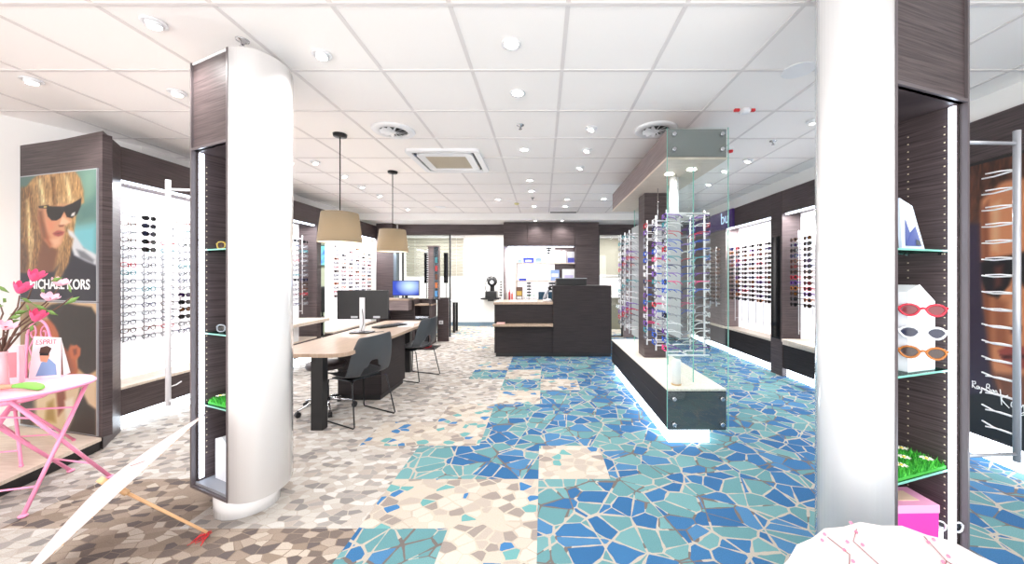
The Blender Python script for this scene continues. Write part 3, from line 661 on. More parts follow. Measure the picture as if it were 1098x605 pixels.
Lm = [([(80, 190), (430, 190), (430, 330), (80, 330)], (224, 190, 146), 30), ([(80, 190), (200, 190), (190, 420), (80, 450)], (150, 122, 84), 30),
  ([(120, 330), (200, 270), (260, 260), (330, 380), (352, 480), (330, 530), (250, 520), (215, 480), (190, 430), (170, 420), (180, 380)], (196, 100, 54), 6), ([(215, 400), (300, 400), (330, 480), (300, 525), (235, 505), (210, 470)], (140, 66, 36), 14),
  ([(200, 345), (262, 345), (262, 350), (200, 351)], (206, 196, 150), 2), ([(195, 350), (225, 350), (222, 378), (198, 374)], (120, 66, 42), 3),
  ([(196, 225), (230, 200), (290, 188), (350, 200), (410, 205), (432, 240), (434, 470), (390, 500), (352, 470), (345, 380), (318, 370), (305, 400), (276, 372), (262, 320), (245, 290), (215, 260)], (26, 17, 14), 6, .4, .2),
  ([(315, 385), (345, 370), (364, 385), (362, 415), (342, 438), (322, 430), (314, 405)], (210, 112, 62), 4), ([(328, 392), (346, 386), (346, 410), (334, 418)], (130, 56, 30), 4),
  ([(200, 520), (300, 530), (380, 500), (430, 520), (430, 760), (140, 760), (150, 640)], (236, 208, 168), 10), ([(250, 560), (290, 560), (300, 640), (262, 690)], (140, 60, 26), 8), ([(290, 620), (330, 600), (340, 690), (300, 720)], (250, 240, 220), 8), ([(210, 640), (240, 620), (250, 720), (200, 720)], (176, 140, 60), 10),
  ([(362, 560), (395, 620), (430, 640), (430, 760), (300, 760), (330, 690)], (30, 18, 22), 8), ([(80, 500), (150, 520), (150, 760), (80, 760)], (60, 44, 40), 16)]
paint('print_sheet', 100, 110, Lm, (222, 182, 134), pw(.115, 1.19), t, (80, 430, 190, 750))
# low plinth under posters
t = thing('poster_plinth', 'low pale plinth with dark edge in front of the two stacked posters', 'plinth', (-4.1, 2.4, 0))
pl = [(-3.585, 2.955), (-3.44, 2.25), (-3.30, 1.2), (-4.86, 1.2), (-4.74, 2.85), (-4.66, 3.215)]
MB().prism(pl, .075, .10).build('plinth_top', BEIGE, t)
MB().prism([(x+(-.01 if x > -4 else 0), y) for x, y in pl], 0, .075).build('plinth_base', BLACK, t)
# right poster
t = thing('portrait_poster', 'large poster of a man in dark sunglasses behind the right white column', 'poster', (3.395, 2.3, .18), 0, 'wall posters of the right side')
MB().box(3.388, 3.3995, 1.3, 2.99, .185, 2.3).build('backing', BLACK, t)
def px2(px, py): Y = 3.385*F/(px-PX); return ((3.0-Y)*300, (EYE-(py-PY)*Y/F)*-300)   # sheet coordinates: y down
def PP(*a): return [px2(x, y) for x, y in a]
Lr = [(PP((1030, 165), (1130, 130), (1130, 220), (1060, 205), (1050, 235), (1030, 240)), (84, 48, 34), 6, .6, .1),
  (PP((1052, 215), (1075, 195), (1130, 185), (1130, 420), (1090, 428), (1072, 418), (1062, 390), (1056, 340), (1050, 300)), (226, 146, 100), 5),
  (PP((1052, 225), (1060, 215), (1064, 420), (1054, 330)), (150, 84, 56), 5), (PP((1064, 220), (1072, 215), (1070, 270), (1064, 268)), (242, 186, 142), 6),
  (PP((1064, 315), (1080, 325), (1082, 370), (1066, 370)), (168, 98, 66), 8), (PP((1083, 322), (1092, 325), (1096, 348), (1084, 352)), (236, 160, 118), 5), (PP((1082, 350), (1096, 350), (1094, 357), (1084, 358)), (96, 46, 32), 3),
  (PP((1050, 282), (1062, 276), (1082, 274), (1130, 262), (1130, 302), (1108, 316), (1096, 306), (1088, 290), (1082, 306), (1070, 320), (1058, 316), (1052, 300)), (22, 14, 18), 3), (PP((1066, 286), (1076, 284), (1074, 306), (1066, 310)), (96, 52, 46), 5),
  (PP((1070, 376), (1082, 370), (1100, 372), (1130, 372), (1130, 392), (1090, 396), (1076, 390)), (164, 72, 62), 3), (PP((1072, 381), (1130, 380), (1130, 384), (1076, 385)), (82, 28, 28), 2),
  (PP((1066, 400), (1130, 405), (1130, 440), (1080, 436)), (128, 76, 54), 6),
  (PP((1030, 240), (1050, 240), (1054, 330), (1062, 400), (1070, 425), (1060, 440), (1030, 440)), (58, 44, 66), 5),
  (PP((1030, 425), (1060, 420), (1075, 425), (1096, 436), (1130, 430), (1130, 540), (1030, 520)), (20, 20, 26), 4)]
paint('print_sheet', 150, 150, Lr, (90, 56, 48), lambda u, v: (3.385, 2.98-u*1.65, .2+v*2.08), t, (.02*300, 1.67*300, -2.28*300, -.2*300))
def script_curve(strokes, o, parent, s, r, m, name='signature'):
    q = MB()
    for st in strokes:
        P = [Vector((3.383, o[0]-x*s, o[1]+y*s)) for x, y in st]; pts = []
        for i in range(len(P)-1):
            p0 = P[max(0, i-1)]; p1 = P[i]; p2 = P[i+1]; p3 = P[min(len(P)-1, i+2)]
            for k in range(4):
                u = k/4; pts.append(.5*((2*p1)+(-p0+p2)*u+(2*p0-5*p1+4*p2-p3)*u*u+(-p0+3*p1-3*p2+p3)*u**3))
        pts.append(P[-1]); q.tube(pts, r, 5)
    return q.build(name, m, parent)
ray = [[(0, 0), (.05, 1), (.0, .9), (.35, 1.05), (.4, .7), (.05, .5), (.45, -.05)], [(.8, .45), (.6, .4), (.55, .1), (.7, .0), (.82, .4), (.85, .02)], [(.95, .42), (1.0, .1), (1.15, .1), (1.2, .42), (1.15, -.4), (.95, -.5), (1.25, .0)], [(1.35, .3), (1.6, .3)], [(1.75, 0), (1.8, 1.0), (2.1, 1.05), (2.1, .65), (1.85, .55), (2.2, .4), (2.15, .05), (1.78, 0)], [(2.6, .42), (2.4, .38), (2.38, .08), (2.55, .05), (2.62, .4), (2.66, .03)], [(2.78, .0), (2.8, .4), (2.98, .4), (3.02, .05), (3.15, .1)]]
script_curve(ray, (2.865, .535), t, .052, .0028, WT)
kor = [[(0, 1.4), (.12, -.1)], [(.6, 1.0), (.1, .5), (.7, -.2)], [(1.2, .5), (.9, .45), (.85, .05), (1.05, 0), (1.2, .45), (1.25, 0)], [(1.4, .5), (1.5, 0), (1.75, .5), (1.8, -.4), (1.5, -.5), (2.1, .1)]]
script_curve(kor, (2.69, .47), t, .075, .003, WT)
# ------------------------------------------------------------------ white columns with display cabinets
def column(name, label, A, B, depth, outline, zt, base, rb, shelves, side):
    A = Vector((*A, 0)); B = Vector((*B, 0)); dx = (B-A).normalized(); W = (B-A).length; dn = Vector((-dx.y, dx.x, 0))
    M = Matrix(((dx.x, dn.x, 0, A.x), (dx.y, dn.y, 0, A.y), (0, 0, 1, 0), (0, 0, 0, 1)))
    t = thing(name, label, 'column', (base[0], base[1], 0), 0, 'white columns with cabinets')
    zb, zo, th = .13, 2.17, .022
    MB().cyl(*base, 0, zb+.01, rb, 40).build('round_base', GLOSSW, t)
    # white shell: open strip with thickness
    pts = [Vector((x, y, 0)) for x, y in outline]; n = len(pts); sm = []
    for i in range(n-1):
        p0 = pts[max(0, i-1)]; p1 = pts[i]; p2 = pts[i+1]; p3 = pts[min(n-1, i+2)]
        for k in range(5):
            u = k/5; sm.append(.5*((2*p1)+(-p0+p2)*u+(2*p0-5*p1+4*p2-p3)*u*u+(-p0+3*p1-3*p2+p3)*u**3))
    sm.append(pts[-1]); N = len(sm)
    q = MB(); q.add([(p.x, p.y, z) for z in (zb, zt) for p in sm], [(i, i+1, N+i+1, N+i) for i in range(N-1)], 0, True)
    q.build('white_shell', GLOSSW, t, solid=.008)
    poly = [(p.x, p.y) for p in sm]
    q = MB(); q.prism(poly, zb, zb+.012); q.prism(poly, zt-.012, zt); q.build('end_plates', WHITEP, t)
    q = MB(); q.obox(M, 0, W, .005, .02, zo, zt).build('fascia_panel', WOODL if 0 else WOOD, t)
    q = MB(); q.obox(M, th, th+.012, .02, depth, zb+.012, zo); q.build('side_panel', WOOD, t)
    q = MB(); q.obox(M, W-th-.012, W-th, .02, depth, zb+.012, zo); q.build('side_panel', WOOD, t)
    q = MB(); q.obox(M, th, W-th, depth, depth+.012, zb+.012, zo).build('back_panel', WOOD, t)
    q = MB(); q.obox(M, th, W-th, .02, depth, zo-.001, zo+.012).build('top_panel', WOOD, t)
    q = MB(); q.obox(M, th, W-th, .01, depth, zb+.012, zb+.03).build('bottom_panel', mat('grey_board', (150, 152, 158), .5), t)
    q = MB(); q.obox(M, 0, .014, -.006, .02, zb, zt); q.obox(M, W-.014, W, -.006, .02, zb, zt); q.obox(M, .014, W-.014, -.006, .02, zb, zb+.014); q.obox(M, .014, W-.014, -.006, .02, zo, zo+.014)
    q.build('edge_frame', mat('frame_grey_brown', (92, 84, 86), .4), t)
    for s0 in ((th+.013, th+(.026 if side < 0 else .019)), (W-th-(.019 if side < 0 else .024), W-th-.013)):
        q = MB(); q.obox(M, s0[0], s0[1], .022, .042, zb+.05, zo-.01).build('light_strip', LED, t)
    q = MB()
    xs = (th+.0125) if side < 0 else (W-th-.0125)
    for yy in (.06, depth-.05):
        for k in range(50):
            z = .32+k*.036; q.obox(M, xs-.0015, xs+.0015, yy-.0025, yy+.0025, z-.0025, z+.0025)
    q.build('shelf_pin_holes', mat('brass_dot', (206, 190, 160), .4), t)
    for z in shelves:
        s = MB().obox(M, th+.014, W-th-.014, .045, depth-.004, z-.004, z+.004).build('glass_shelf', SHELFG, t)
        MB().obox(M, th+.014, W-th-.014, .041, .0445, z-.004, z+.004).build('front_edge', GEDGE, s)
        q = MB()
        for xx in (th+.02, W-th-.02):
            for yy in (.07, depth-.05): q.add([M @ Vector((xx+a*.006, yy+b*.006, z-.004-c*.012)) for c in (0, 1) for a, b in ((-1, -1), (1, -1), (1, 1), (-1, 1))], [(0, 1, 5, 4), (1, 2, 6, 5), (2, 3, 7, 6), (3, 0, 4, 7), (4, 5, 6, 7)])
        q.build('shelf_clip', CHROME, s)
    # real light given by the strips
    for xx, rz in ((th+.03, 1), (W-th-.03, -1)):
        p = M @ Vector((xx, .035, (zb+zo)/2))
    return t, M, W
LA, LB = (-2.136, 2.21), (-1.771, 2.05)
lo = [LB, (-1.70, 2.045), (-1.635, 2.07), (-1.595, 2.13), (-1.58, 2.20), (-1.595, 2.29), (-1.65, 2.40), (-1.74, 2.50), (-1.87, 2.56), (-2.0, 2.55), (-2.09, 2.47), (-2.14, 2.34), LA]
tl, ML, WL = column('display_column', 'left white glossy column with a lit cabinet facing the pink table', LA, LB, .27, lo, 2.70, (-1.83, 2.26), .165, (1.57, 1.06, .62), -1)
RA, RB = (1.39, 1.44), (1.87, 1.60)
ro = [RB, (1.885, 1.68), (1.83, 1.82), (1.72, 1.90), (1.56, 1.90), (1.42, 1.84), (1.31, 1.74), (1.235, 1.64), (1.21, 1.57), (1.235, 1.49), (1.30, 1.445), RA]
tr_, MR, WR = column('display_column', 'right white glossy column with a lit glass-shelved cabinet', RA, RB, .24, ro, 2.74, (1.53, 1.68), .17, (1.52, .985, .54), 1)
# ------------------------------------------------------------------ things on column shelves
def part_glasses(loc, rz, fc, ln, style, label, group=None, rx=0, tc=None, scale=1):
    t = thing('sunglasses' if ln != 'clear' else 'eyeglasses', label, 'glasses', loc, rz, group); t.rotation_euler.x = rx; t.scale = (scale,)*3
    f, l, tm = glass_mesh(fc, ln, style, .0042, True)
    f.build('rims', gl_mat(CN[fc], 'frame'), t, local=True); l.build('lenses', LCLEAR if ln == 'clear' else gl_mat(CN[ln], 'lens'), t, local=True)
    for q in tm: q.build('temple_arm', gl_mat(CN[tc or fc], 'frame'), t, local=True)
    return t
def at(M, x, y, z): return tuple(M @ Vector((x, y, z)))
rzL = math.atan2(LB[1]-LA[1], LB[0]-LA[0]); rzR = math.atan2(RB[1]-RA[1], RB[0]-RA[0])
part_glasses(at(ML, .17, .10, 1.60), rzL+.5, 'gold', 'brown', 'square', 'gold brown sunglasses on the top glass shelf of the left column')
part_glasses(at(ML, .17, .10, 1.09), rzL+.5, 'silver', 'clear', 'square', 'grey and clear glasses on the middle glass shelf of the left column', tc='black')
def grass(M, x0, x1, y0, y1, z, label, daisies):
    t = thing('grass_mat', label, 'artificial grass mat', at(M, (x0+x1)/2, (y0+y1)/2, z))
    GRN = mat('grass_base', (64, 170, 60), .8); MB().obox(M, x0, x1, y0, y1, z, z+.012).build('mat_base', GRN, t)
    q = MB()
    for k in range(1500):
        x, y = random.uniform(x0, x1), random.uniform(y0, y1); h = random.uniform(.015, .034); a = random.uniform(0, PI); dx, dy = .0025*math.cos(a), .0025*math.sin(a); lx, ly = random.uniform(-.012, .012), random.uniform(-.012, .012)
        q.add([M @ Vector(p) for p in ((x-dx, y-dy, z+.01), (x+dx, y+dy, z+.01), (x+lx, y+ly, z+.01+h))], [(0, 1, 2)], k % 2)
    o = q.build('blades', [mat('grass_blade', (88, 204, 70), .7), mat('grass_blade_dark', (50, 158, 50), .7)], t)
    for x, y in daisies:
        x = max(x0+.02, min(x1-.02, x)); q = MB(); c = M @ Vector((x, y, z+.042))
        for k in range(9):
            a = 2*PI*k/9; q.add([c, c+Vector((.02*math.cos(a-.25), .02*math.sin(a-.25), .004)), c+Vector((.026*math.cos(a), .026*math.sin(a), .002)), c+Vector((.02*math.cos(a+.25), .02*math.sin(a+.25), .004))], [(0, 1, 2, 3)])
        d = q.build('daisy', mat('daisy_petal', (252, 250, 236), .6), t); MB().ball(c+Vector((0, 0, .004)), .007, 0, (1, 1, .5), 8).build('daisy_centre', mat('daisy_yellow', (240, 214, 60), .6), d)
grass(ML, .05, .36, .06, .25, .624, 'small green grass mat on the lowest glass shelf of the left column', [(.1, .1)])
grass(MR, .04, .46, .05, .22, .544, 'green artificial grass mat with white daisies on the right column shelf', [(.10, .1), (.2, .08), (.16, .17), (.3, .12), (.38, .08), (.26, .19), (.4, .18), (.07, .19)])
part_glasses(at(ML, .16, .13, .685), rzL, 'green', 'black', 'oval', 'dark glasses with green frame lying on the left column grass mat', scale=1)
def house_block(M, x0, x1, y0, y1, z, h, label, slots=True):
    t = thing('house_block', label, 'display block', at(M, (x0+x1)/2, (y0+y1)/2, z))
    W_ = x1-x0; q = MB(); pr = [(x0, z), (x1, z), (x1, z+h*.80), (x0+W_*.42, z+h), (x0, z+h*.92)]
    vs = [M @ Vector((x, yy, zz)) for yy in (y0, y1) for x, zz in pr]; n = 5
    q.add(vs, [tuple(range(n)), tuple(range(2*n-1, n-1, -1))]+[(i, n+i, n+(i+1) % n, (i+1) % n)[::-1] for i in range(n)])
    q.build('block', WHITEP, t, bevel=.002); return t
house_block(ML, .09, .24, .08, .2, .165, .26, 'white house-shaped block on the cabinet floor of the left column')
house_block(MR, .23, .42, .07, .15, .989, .38, 'white house-shaped stand carrying three sunglasses in the right column')
for i, (z, fc, ln, tc, lb) in enumerate([(1.262, 'red', 'red', 'orange', 'red lens sunglasses with orange arms, top pair on the white house block'), (1.165, 'white', 'navy', 'white', 'white sunglasses with navy lenses, middle pair on the white house block'), (1.08, 'amber', 'brown', 'amber', 'brown amber sunglasses, lowest pair on the white house block')]):
    part_glasses(at(MR, .25, .03, z), rzR-.9, fc, ln, 'pilot', lb, 'sunglasses on the house block', tc=tc, scale=1.15)
t = thing('picture_card', 'tilted white and blue picture card on the top shelf of right column', 'card', at(MR, .1, .12, 1.524))
q = MB(); q.add([at(MR, p[0]+.18, p[1], p[2]) for p in ((.03, .08, 1.525), (.19, .08, 1.525), (.12, .09, 1.72), (.03, .09, 1.75), (.03, .092, 1.525), (.19, .092, 1.525), (.12, .102, 1.72), (.03, .102, 1.75))], [(0, 1, 2, 3), (7, 6, 5, 4), (0, 4, 5, 1), (1, 5, 6, 2), (2, 6, 7, 3), (3, 7, 4, 0)])
q.build('card_sheet', mat('card_pale_blue', (214, 224, 240), .4), t)
q = MB(); q.add([at(MR, p[0]+.18, p[1], p[2]) for p in ((.05, .078, 1.54), (.165, .078, 1.54), (.13, .084, 1.63), (.09, .083, 1.60), (.06, .085, 1.66))], [(0, 1, 2, 3, 4)]); q.build('blue_print', mat('card_blue', (52, 66, 130), .4), t)
q = MB(); q.add([at(MR, p[0]+.18, p[1], p[2]) for p in ((.12, .077, 1.545), (.16, .077, 1.545), (.15, .078, 1.565), (.125, .078, 1.57))], [(0, 1, 2, 3)]); q.build('dark_print', BLACK, t)
# pink box
t = thing('gift_box', 'pink printed cardboard box on the cabinet floor of the right column', 'box', at(MR, .16, .1, .16))
PKM = mat('magenta_card', (232, 60, 170), .5); PKL = mat('pale_pink_card', (244, 170, 206), .5)
Mx = MR @ Matrix.Translation((.28, .12, 0)) @ Matrix.Rotation(-.3, 4, 'Z') @ Matrix.Diagonal((.9, .9, 1, 1))
MB().obox(Mx, -.11, .11, -.075, .075, .16, .38).build('box_body', PKM, t, bevel=.002)
MB().obox(Mx, -.112, .112, -.078, .078, .38, .415).build('box_lid', PKL, t, bevel=.002)
MB().obox(Mx, -.06, .05, -.04, .04, .4155, .4175).build('lid_label', mat('box_label', (250, 214, 190), .5), t)
MB().obox(Mx, -.10, .10, -.0775, -.0755, .22, .27).build('front_label', mat('box_label_violet', (190, 60, 190), .5), t)
part_glasses(at(MR, .43, .03, .30), rzR-.5, 'white', 'clear', 'square', 'white framed glasses next to the pink box in the right column')
tag(MB().obox(MR, .40, .45, .0+.055, .09, .16, .278).build('glasses_stand', WHITEP), 'small white block under the glasses next to the pink box', 'display block')
tag(MB().obox(MR, .435, .455, .10, .112, .99, 1.03).build('price_card', WHITEP), 'tiny white price card beside the house block', 'card')
# ------------------------------------------------------------------ near rods hanging on the columns
def near_rod(x, y, z0, z1, arm_to, r, label, pd, n, m, plen=.13, tip=(0.03, .14)):
    t = thing('display_rod', label, 'display rod', (x, y, z0), 0, 'rods beside the white columns')
    MB().tube([(x, y, z0), (x, y, z1)], r, 16).build('post', m, t)
    for z in (z0+.035, z1-.06): MB().tube([(x, y, z), (arm_to[0], arm_to[1], z)], r*.62, 10).build('side_arm', m, t)
    for k in range(n):
        z = z0+.12+k*(z1-z0-.3)/(n-1)
        MB().tube([(x, y, z), (x+tip[0]*.5-.01, y+tip[1]*.6, z-.004), (x+tip[0]-.015, y+tip[1], z+.004)], .004, 6).tube([(x, y, z+.002), (x+tip[0]*.3-.03, y+tip[1]*.3, z+.008), (x+tip[0]*.3-.05, y+tip[1]*.55, z+.006)], .0035, 6).build('peg', WHITEP, t)
    return t
near_rod(2.19, 1.68, .55, 2.08, (1.86, 1.66), .013, 'thick grey pole with white pegs in front of the right poster', 1, 16, ALU2, tip=(.06, .17))
near_rod(-2.41, 2.34, .575, 2.03, (-2.12, 2.40), .014, 'white pole with pegs left of the left white column', 1, 15, ALU, tip=(-.02, .12))
# ------------------------------------------------------------------ island display
t = thing('island_display', 'long floating dark island plinth with pale top and underglow', 'display plinth', (1.28, 4.25, 0))
MB().box(1.045, 1.525, 3.03, 5.5, .132, .295).box(1.047, 1.523, 3.032, 5.5, .295, .299).box(1.045, 1.525, 3.03, 5.5, .299, .455).build('plinth_body', WOODD, t)
MB().box(1.04, 1.53, 3.03, 5.5, .455, .473).build('plinth_top', STONE, t, bevel=.002)
MB().box(1.07, 1.42, 3.1, 5.4, 0, .131).build('underglow_base', GLOW, t)
MB().box(1.045, 1.525, 3.022, 3.03, .14, .45).build('end_plate', SMOKEG, t)
MB().box(1.18, 1.45, 4.22, 4.48, .473, 2.385).build('core_post', WOOD, t, bevel=.003)
c = thing('island_canopy', 'taupe hanging canopy box above the island display', 'canopy', (1.28, 4.25, 2.385))
MB().box(1.035, 1.53, 3.03, 5.4, 2.405, 2.64).build('canopy_body', WOODL, c, bevel=.002)
MB().box(1.03, 1.535, 3.03, 5.4, 2.385, 2.405).build('underside_panel', BEIGE, c)
MB().box(1.04, 1.525, 3.021, 3.029, 2.41, 2.635).build('end_plate', mat('grey_plate', (128, 128, 128), .12, coat=.5), c)
MB().box(1.2, 1.4, 4.0, 4.5, 2.64, CEIL).build('ceiling_mount', WOODL, c)
for x, y in ((1.20, 3.45), (1.28, 4.7), (1.35, 3.3)):
    MB().cyl(x, y, 2.379, 2.3845, .038, 20).build('downlight', LAMPW, c)
    add_light('SPOT', (x, y, 2.37), 9, .03, spot=1.9, blend=.6)
g = thing('glass_screen', 'tall clear glass screen bolted across the front of the island', 'glass screen', (1.28, 3.01, .13))
MB().box(1.03, 1.535, 3.005, 3.017, .125, 2.645).build('glass_sheet', GLASS, g)
q = MB(); q.box(1.0285, 1.0305, 3.005, 3.017, .125, 2.645); q.box(1.5345, 1.5365, 3.005, 3.017, .125, 2.645); q.build('glass_edge', GEDGE, g)
for x in (1.085, 1.48):
    for z in (.19, .40, 2.46, 2.585):
        R = Matrix.Rotation(PI/2, 3, 'X'); MB().lathe([(.018, -.006), (.018, .018), (.014, .021)], (x, 3.005, z), 20, M=R).build('standoff_bolt', CHROME, g)
for lb, ya, yb in (('nearer', 3.23, 3.88), ('farther', 4.6, 5.3)):
    g = thing('glass_divider', f'{lb} clear glass divider running lengthwise on the island', 'glass screen', (1.335, (ya+yb)/2, .473), 0, 'glass dividers on the island')
    MB().box(1.332, 1.340, ya, yb, .473, 2.385).build('glass_sheet', GLASS, g); q = MB(); q.box(1.3315, 1.3405, ya-.003, ya, .473, 2.385); q.box(1.3315, 1.3405, yb, yb+.003, .473, 2.385); q.build('glass_edge', GEDGE, g)
tag(MB().box(1.262, 1.268, 3.34, 4.12, .84, 1.96).build('frosted_panel', FROST), 'frosted grey panel between the spectacle rods on the island', 'panel')
q = MB(); q.tube([(1.265, 3.45, 1.95), (1.265, 3.45, 2.385)], .004, 8); q.tube([(1.265, 4.0, 1.95), (1.265, 4.0, 2.385)], .004, 8)
q.build('hanging_wire', CHROME, [o for o in COL.objects if o.name == 'frosted_panel'][0])
tag(MB().lathe([(.043, 2.0), (.045, 2.01), (.045, 2.384)], (1.29, 3.58, 0), 24).build('white_tube', WHITEP), 'white tube hanging from the underside of the island canopy', 'tube')
t = thing('white_canister', 'white cylinder with wooden base standing at the front of the island', 'canister', (1.16, 3.16, .473))
MB().lathe([(.042, .473), (.042, .485)], (1.16, 3.16, 0), 24).build('wooden_base', mat('light_wood', (206, 170, 126), .5), t); MB().lathe([(.038, .485), (.038, .68), (.034, .69)], (1.16, 3.16, 0), 24).build('white_body', WHITEP, t)
isl = ['violet', 'silver', 'blue', 'black', 'pink', 'white', 'silver', 'teal', 'purple', 'blue', 'red', 'white', 'navy', 'silver', 'grey', 'blue', 'white', 'violet']
ZI = lambda k: 1.93-k*.072
def island_rods(ys, x, out, who, group, bulkit):
    for i, y in enumerate(ys):
        rod(x, y, .70-(0.0 if x < 1.3 else .0), 2.0, (out, 0), 17, ZI, f'white peg rod, {ORD[i]} from the glass screen on {who} side of island', group, .008, wall=((1.262-x) if x < 1.3 else (1.268-x), 0), plen=.03)
        for k in range(17):
            fc = isl[(k*7+i*5+(0 if x < 1.3 else 3)) % 18]; tc = isl[(k*5+i*3) % 18]; st = ['oval', 'square', 'cat'][(k+i) % 3]; ln = 'clear' if (k+i) % 4 else 'black'
            if x > 1.3 and k > 5: fc = ['white', 'black', 'silver'][k % 3]; ln = 'clear'
            L_ = (x+out*.03, y, ZI(k)+.008); rz = -PI/2 if out < 0 else PI/2
            if bulkit: bulk_glasses(L_, rz, fc, ln, st)
            else: put_glasses(L_, rz, fc, ln, st, f'{fc} glasses, {ORD[k]} from top on {ORD[i]} rod, {who} side of island', f'glasses on the {who} side of the island', tc)
island_rods((3.2, 3.5, 3.8), 1.09, -1, 'counter', 'rods on the counter side of the island', False)
island_rods((3.24, 3.55), 1.44, 1, 'wall', 'rods on the wall side of the island', False)
for i, y in enumerate((4.58, 4.83, 5.08)):
    rod(1.09, y, .70, 2.0, (-1, 0), 17, ZI, f'far white peg rod, {ORD[i]} behind the island core post', 'far rods of the island', .008, wall=(.17, 0), plen=.03)
    for k in range(17): bulk_glasses((1.06, y, ZI(k)+.008), -PI/2, ['silver', 'white', 'grey', 'violet', 'white', 'teal', 'silver', 'red', 'white'][(k*4+i*5) % 9], 'clear', 'square')
tag(MB().box(1.262, 1.268, 4.5, 5.16, .6, 2.1).build('frosted_panel', FROST), 'farther frosted grey panel behind the island core post', 'panel')
for z in (1.955, .74):
    pass
t = thing('rod_crossbar', 'white crossbars joining front spectacle rods of the island', 'crossbar', (1.26, 3.19, .71))
for z in (1.96, .725): MB().tube([(1.09, 3.17, z), (1.45, 3.17, z)], .008, 8).tube([(1.265, 3.17, z), (1.265, 3.36, z)], .006, 6).build('bar', ALU, t)
o = bulk.build('eyeglasses', BULKM, None, world=True); tag(o, 'remaining small far-off glasses on the distant display rods', 'glasses', 'far-off glasses', 'stuff')
# ------------------------------------------------------------------ service counter
t = thing('service_counter', 'dark wood service counter with low left part and tall right part', 'counter', (-.0, 6.7, 0))
cl, cr, cm, cy = -.855, 1.21, .18, 6.43
MB().box(cl+.02, cr-.0, cy+.03, 7.1, 0, .07).build('kickboard', BLACK, t)
MB().box(cl, cm, cy, 7.1, .07, .93).box(cl+.002, cm, cy-.001, cy, .59, .594).build('low_body', WOODD, t)
MB().box(cl-.015, cm, cy-.02, 7.12, .93, .97).build('low_worktop', TABLEW, t, bevel=.003)
MB().box(cl-.015, cm, cy-.14, cy, .555, .595).build('bag_ledge', TABLEW, t, bevel=.003)
MB().box(cm, cr, cy-.03, 7.15, .07, 1.262).build('tall_body', WOODD, t, bevel=.003)
def boxthing(name, label, cat, x0, x1, y0, y1, z0, z1, m, group=None, extra=None, bevel=.002):
    t = thing(name, label, cat, ((x0+x1)/2, (y0+y1)/2, z0), 0, group)
    MB().box(x0, x1, y0, y1, z0, z1).build('body', m, t, bevel=bevel)
    for nm, a, mm in (extra or []): MB().box(*a).build(nm, mm, t)
    return t
t = thing('cash_register', 'black cash register with silver top edge on the tall counter', 'cash register', (.52, 6.7, 1.262))
MB().box(.24, .80, 6.62, 6.95, 1.262, 1.385).build('body', BLACK, t, bevel=.006); MB().box(.235, .805, 6.61, 6.96, 1.385, 1.397).build('top_cover', ALU2, t, bevel=.004)
MB().box(.27, .77, 6.612, 6.62, 1.275, 1.37).build('front_screen', mat('matt_black_screen', (12, 12, 14), .5), t)
t = thing('telephone', 'white desk telephone at the step of the service counter', 'telephone', (.06, 6.75, .97))
MB().prism([(.0, 6.6), (.15, 6.6), (.15, 6.85), (.0, 6.85)], .97, 1.01).build('base', WHITEP, t, bevel=.01); MB().tube([(.03, 6.62, 1.02), (.06, 6.7, 1.11), (.12, 6.78, 1.22)], [.035, .028, .035], 12).build('handset', mat('phone_grey', (170, 172, 180), .4), t); MB().ball((.12, 6.76, 1.2), .04).build('cradle', BLACK, t)
boxthing('paper_pad', 'white paper pad on the low counter worktop', 'paper', -.6, -.1, 6.55, 6.8, .97, .985, mat('paper_white', (244, 244, 246), .8))
boxthing('card_tray', 'small pink card tray on the ledge of the service counter', 'tray', -.80, -.66, 6.31, 6.40, .595, .62, mat('pale_pink_plastic', (224, 176, 170), .5))
# ------------------------------------------------------------------ back cupboard unit
ux0, ux1, uy = -.885, 1.262, 8.2
t = thing('wall_cupboard', 'dark wood cupboard unit with open lit niche behind the counter', 'cupboard', (.2, 8.4, 0))
MB().box(ux0, ux1, uy+.02, 8.62, 2.115, 2.65).build('upper_carcass', WOOD, t)
w4 = (ux1-ux0)/4
for k in range(4): MB().box(ux0+k*w4+.006, ux0+(k+1)*w4-.006, uy-.01, uy+.02, 2.117, 2.648).build('door', WOOD, t, bevel=.002)
MB().box(.742, ux1, uy+.02, 8.62, 0, 2.115).build('tall_carcass', WOOD, t); MB().box(.748, ux1-.002, uy-.01, uy+.02, .05, 2.105).build('door', WOOD, t, bevel=.002)
MB().box(ux0, .742, uy, 8.62, 0, .86).build('base_carcass', WOOD, t); MB().box(ux0, .742, uy-.02, 8.62, .86, .90).build('worktop', TABLEW, t, bevel=.002)
MB().box(ux0, .28, 8.58, 8.62, .90, 2.115).build('niche_light_panel', BOXLIGHT, t); MB().box(.28, .742, 8.58, 8.62, .90, 2.115).build('slat_panel', WOODL, t)
MB().box(ux0, ux0+.02, uy, 8.6, .90, 2.115).build('side_panel', WOODL, t)
MB().box(ux0+.1, .7, 8.3, 8.34, 2.105, 2.114).build('niche_light_strip', LED, t)
for z in (1.745, 1.335): MB().box(-.6, .742, 8.32, 8.58, z-.025, z).build('shelf', BEIGE, t)
MB().box(-.62, -.60, 8.32, 8.58, .9, 1.77).build('shelf_end', BEIGE, t)
BLU = mat('blue_card', (58, 74, 196), .5); LBL = mat('pale_blue_card', (150, 176, 230), .5); CREAM = mat('cream_card', (232, 222, 206), .5); TEALD = mat('dark_teal', (30, 66, 88), .4)
boxthing('blue_box', 'small blue box at the left end of the upper niche shelf', 'box', -.58, -.47, 8.35, 8.45, 1.745, 1.82, LBL, 'boxes in the niche')
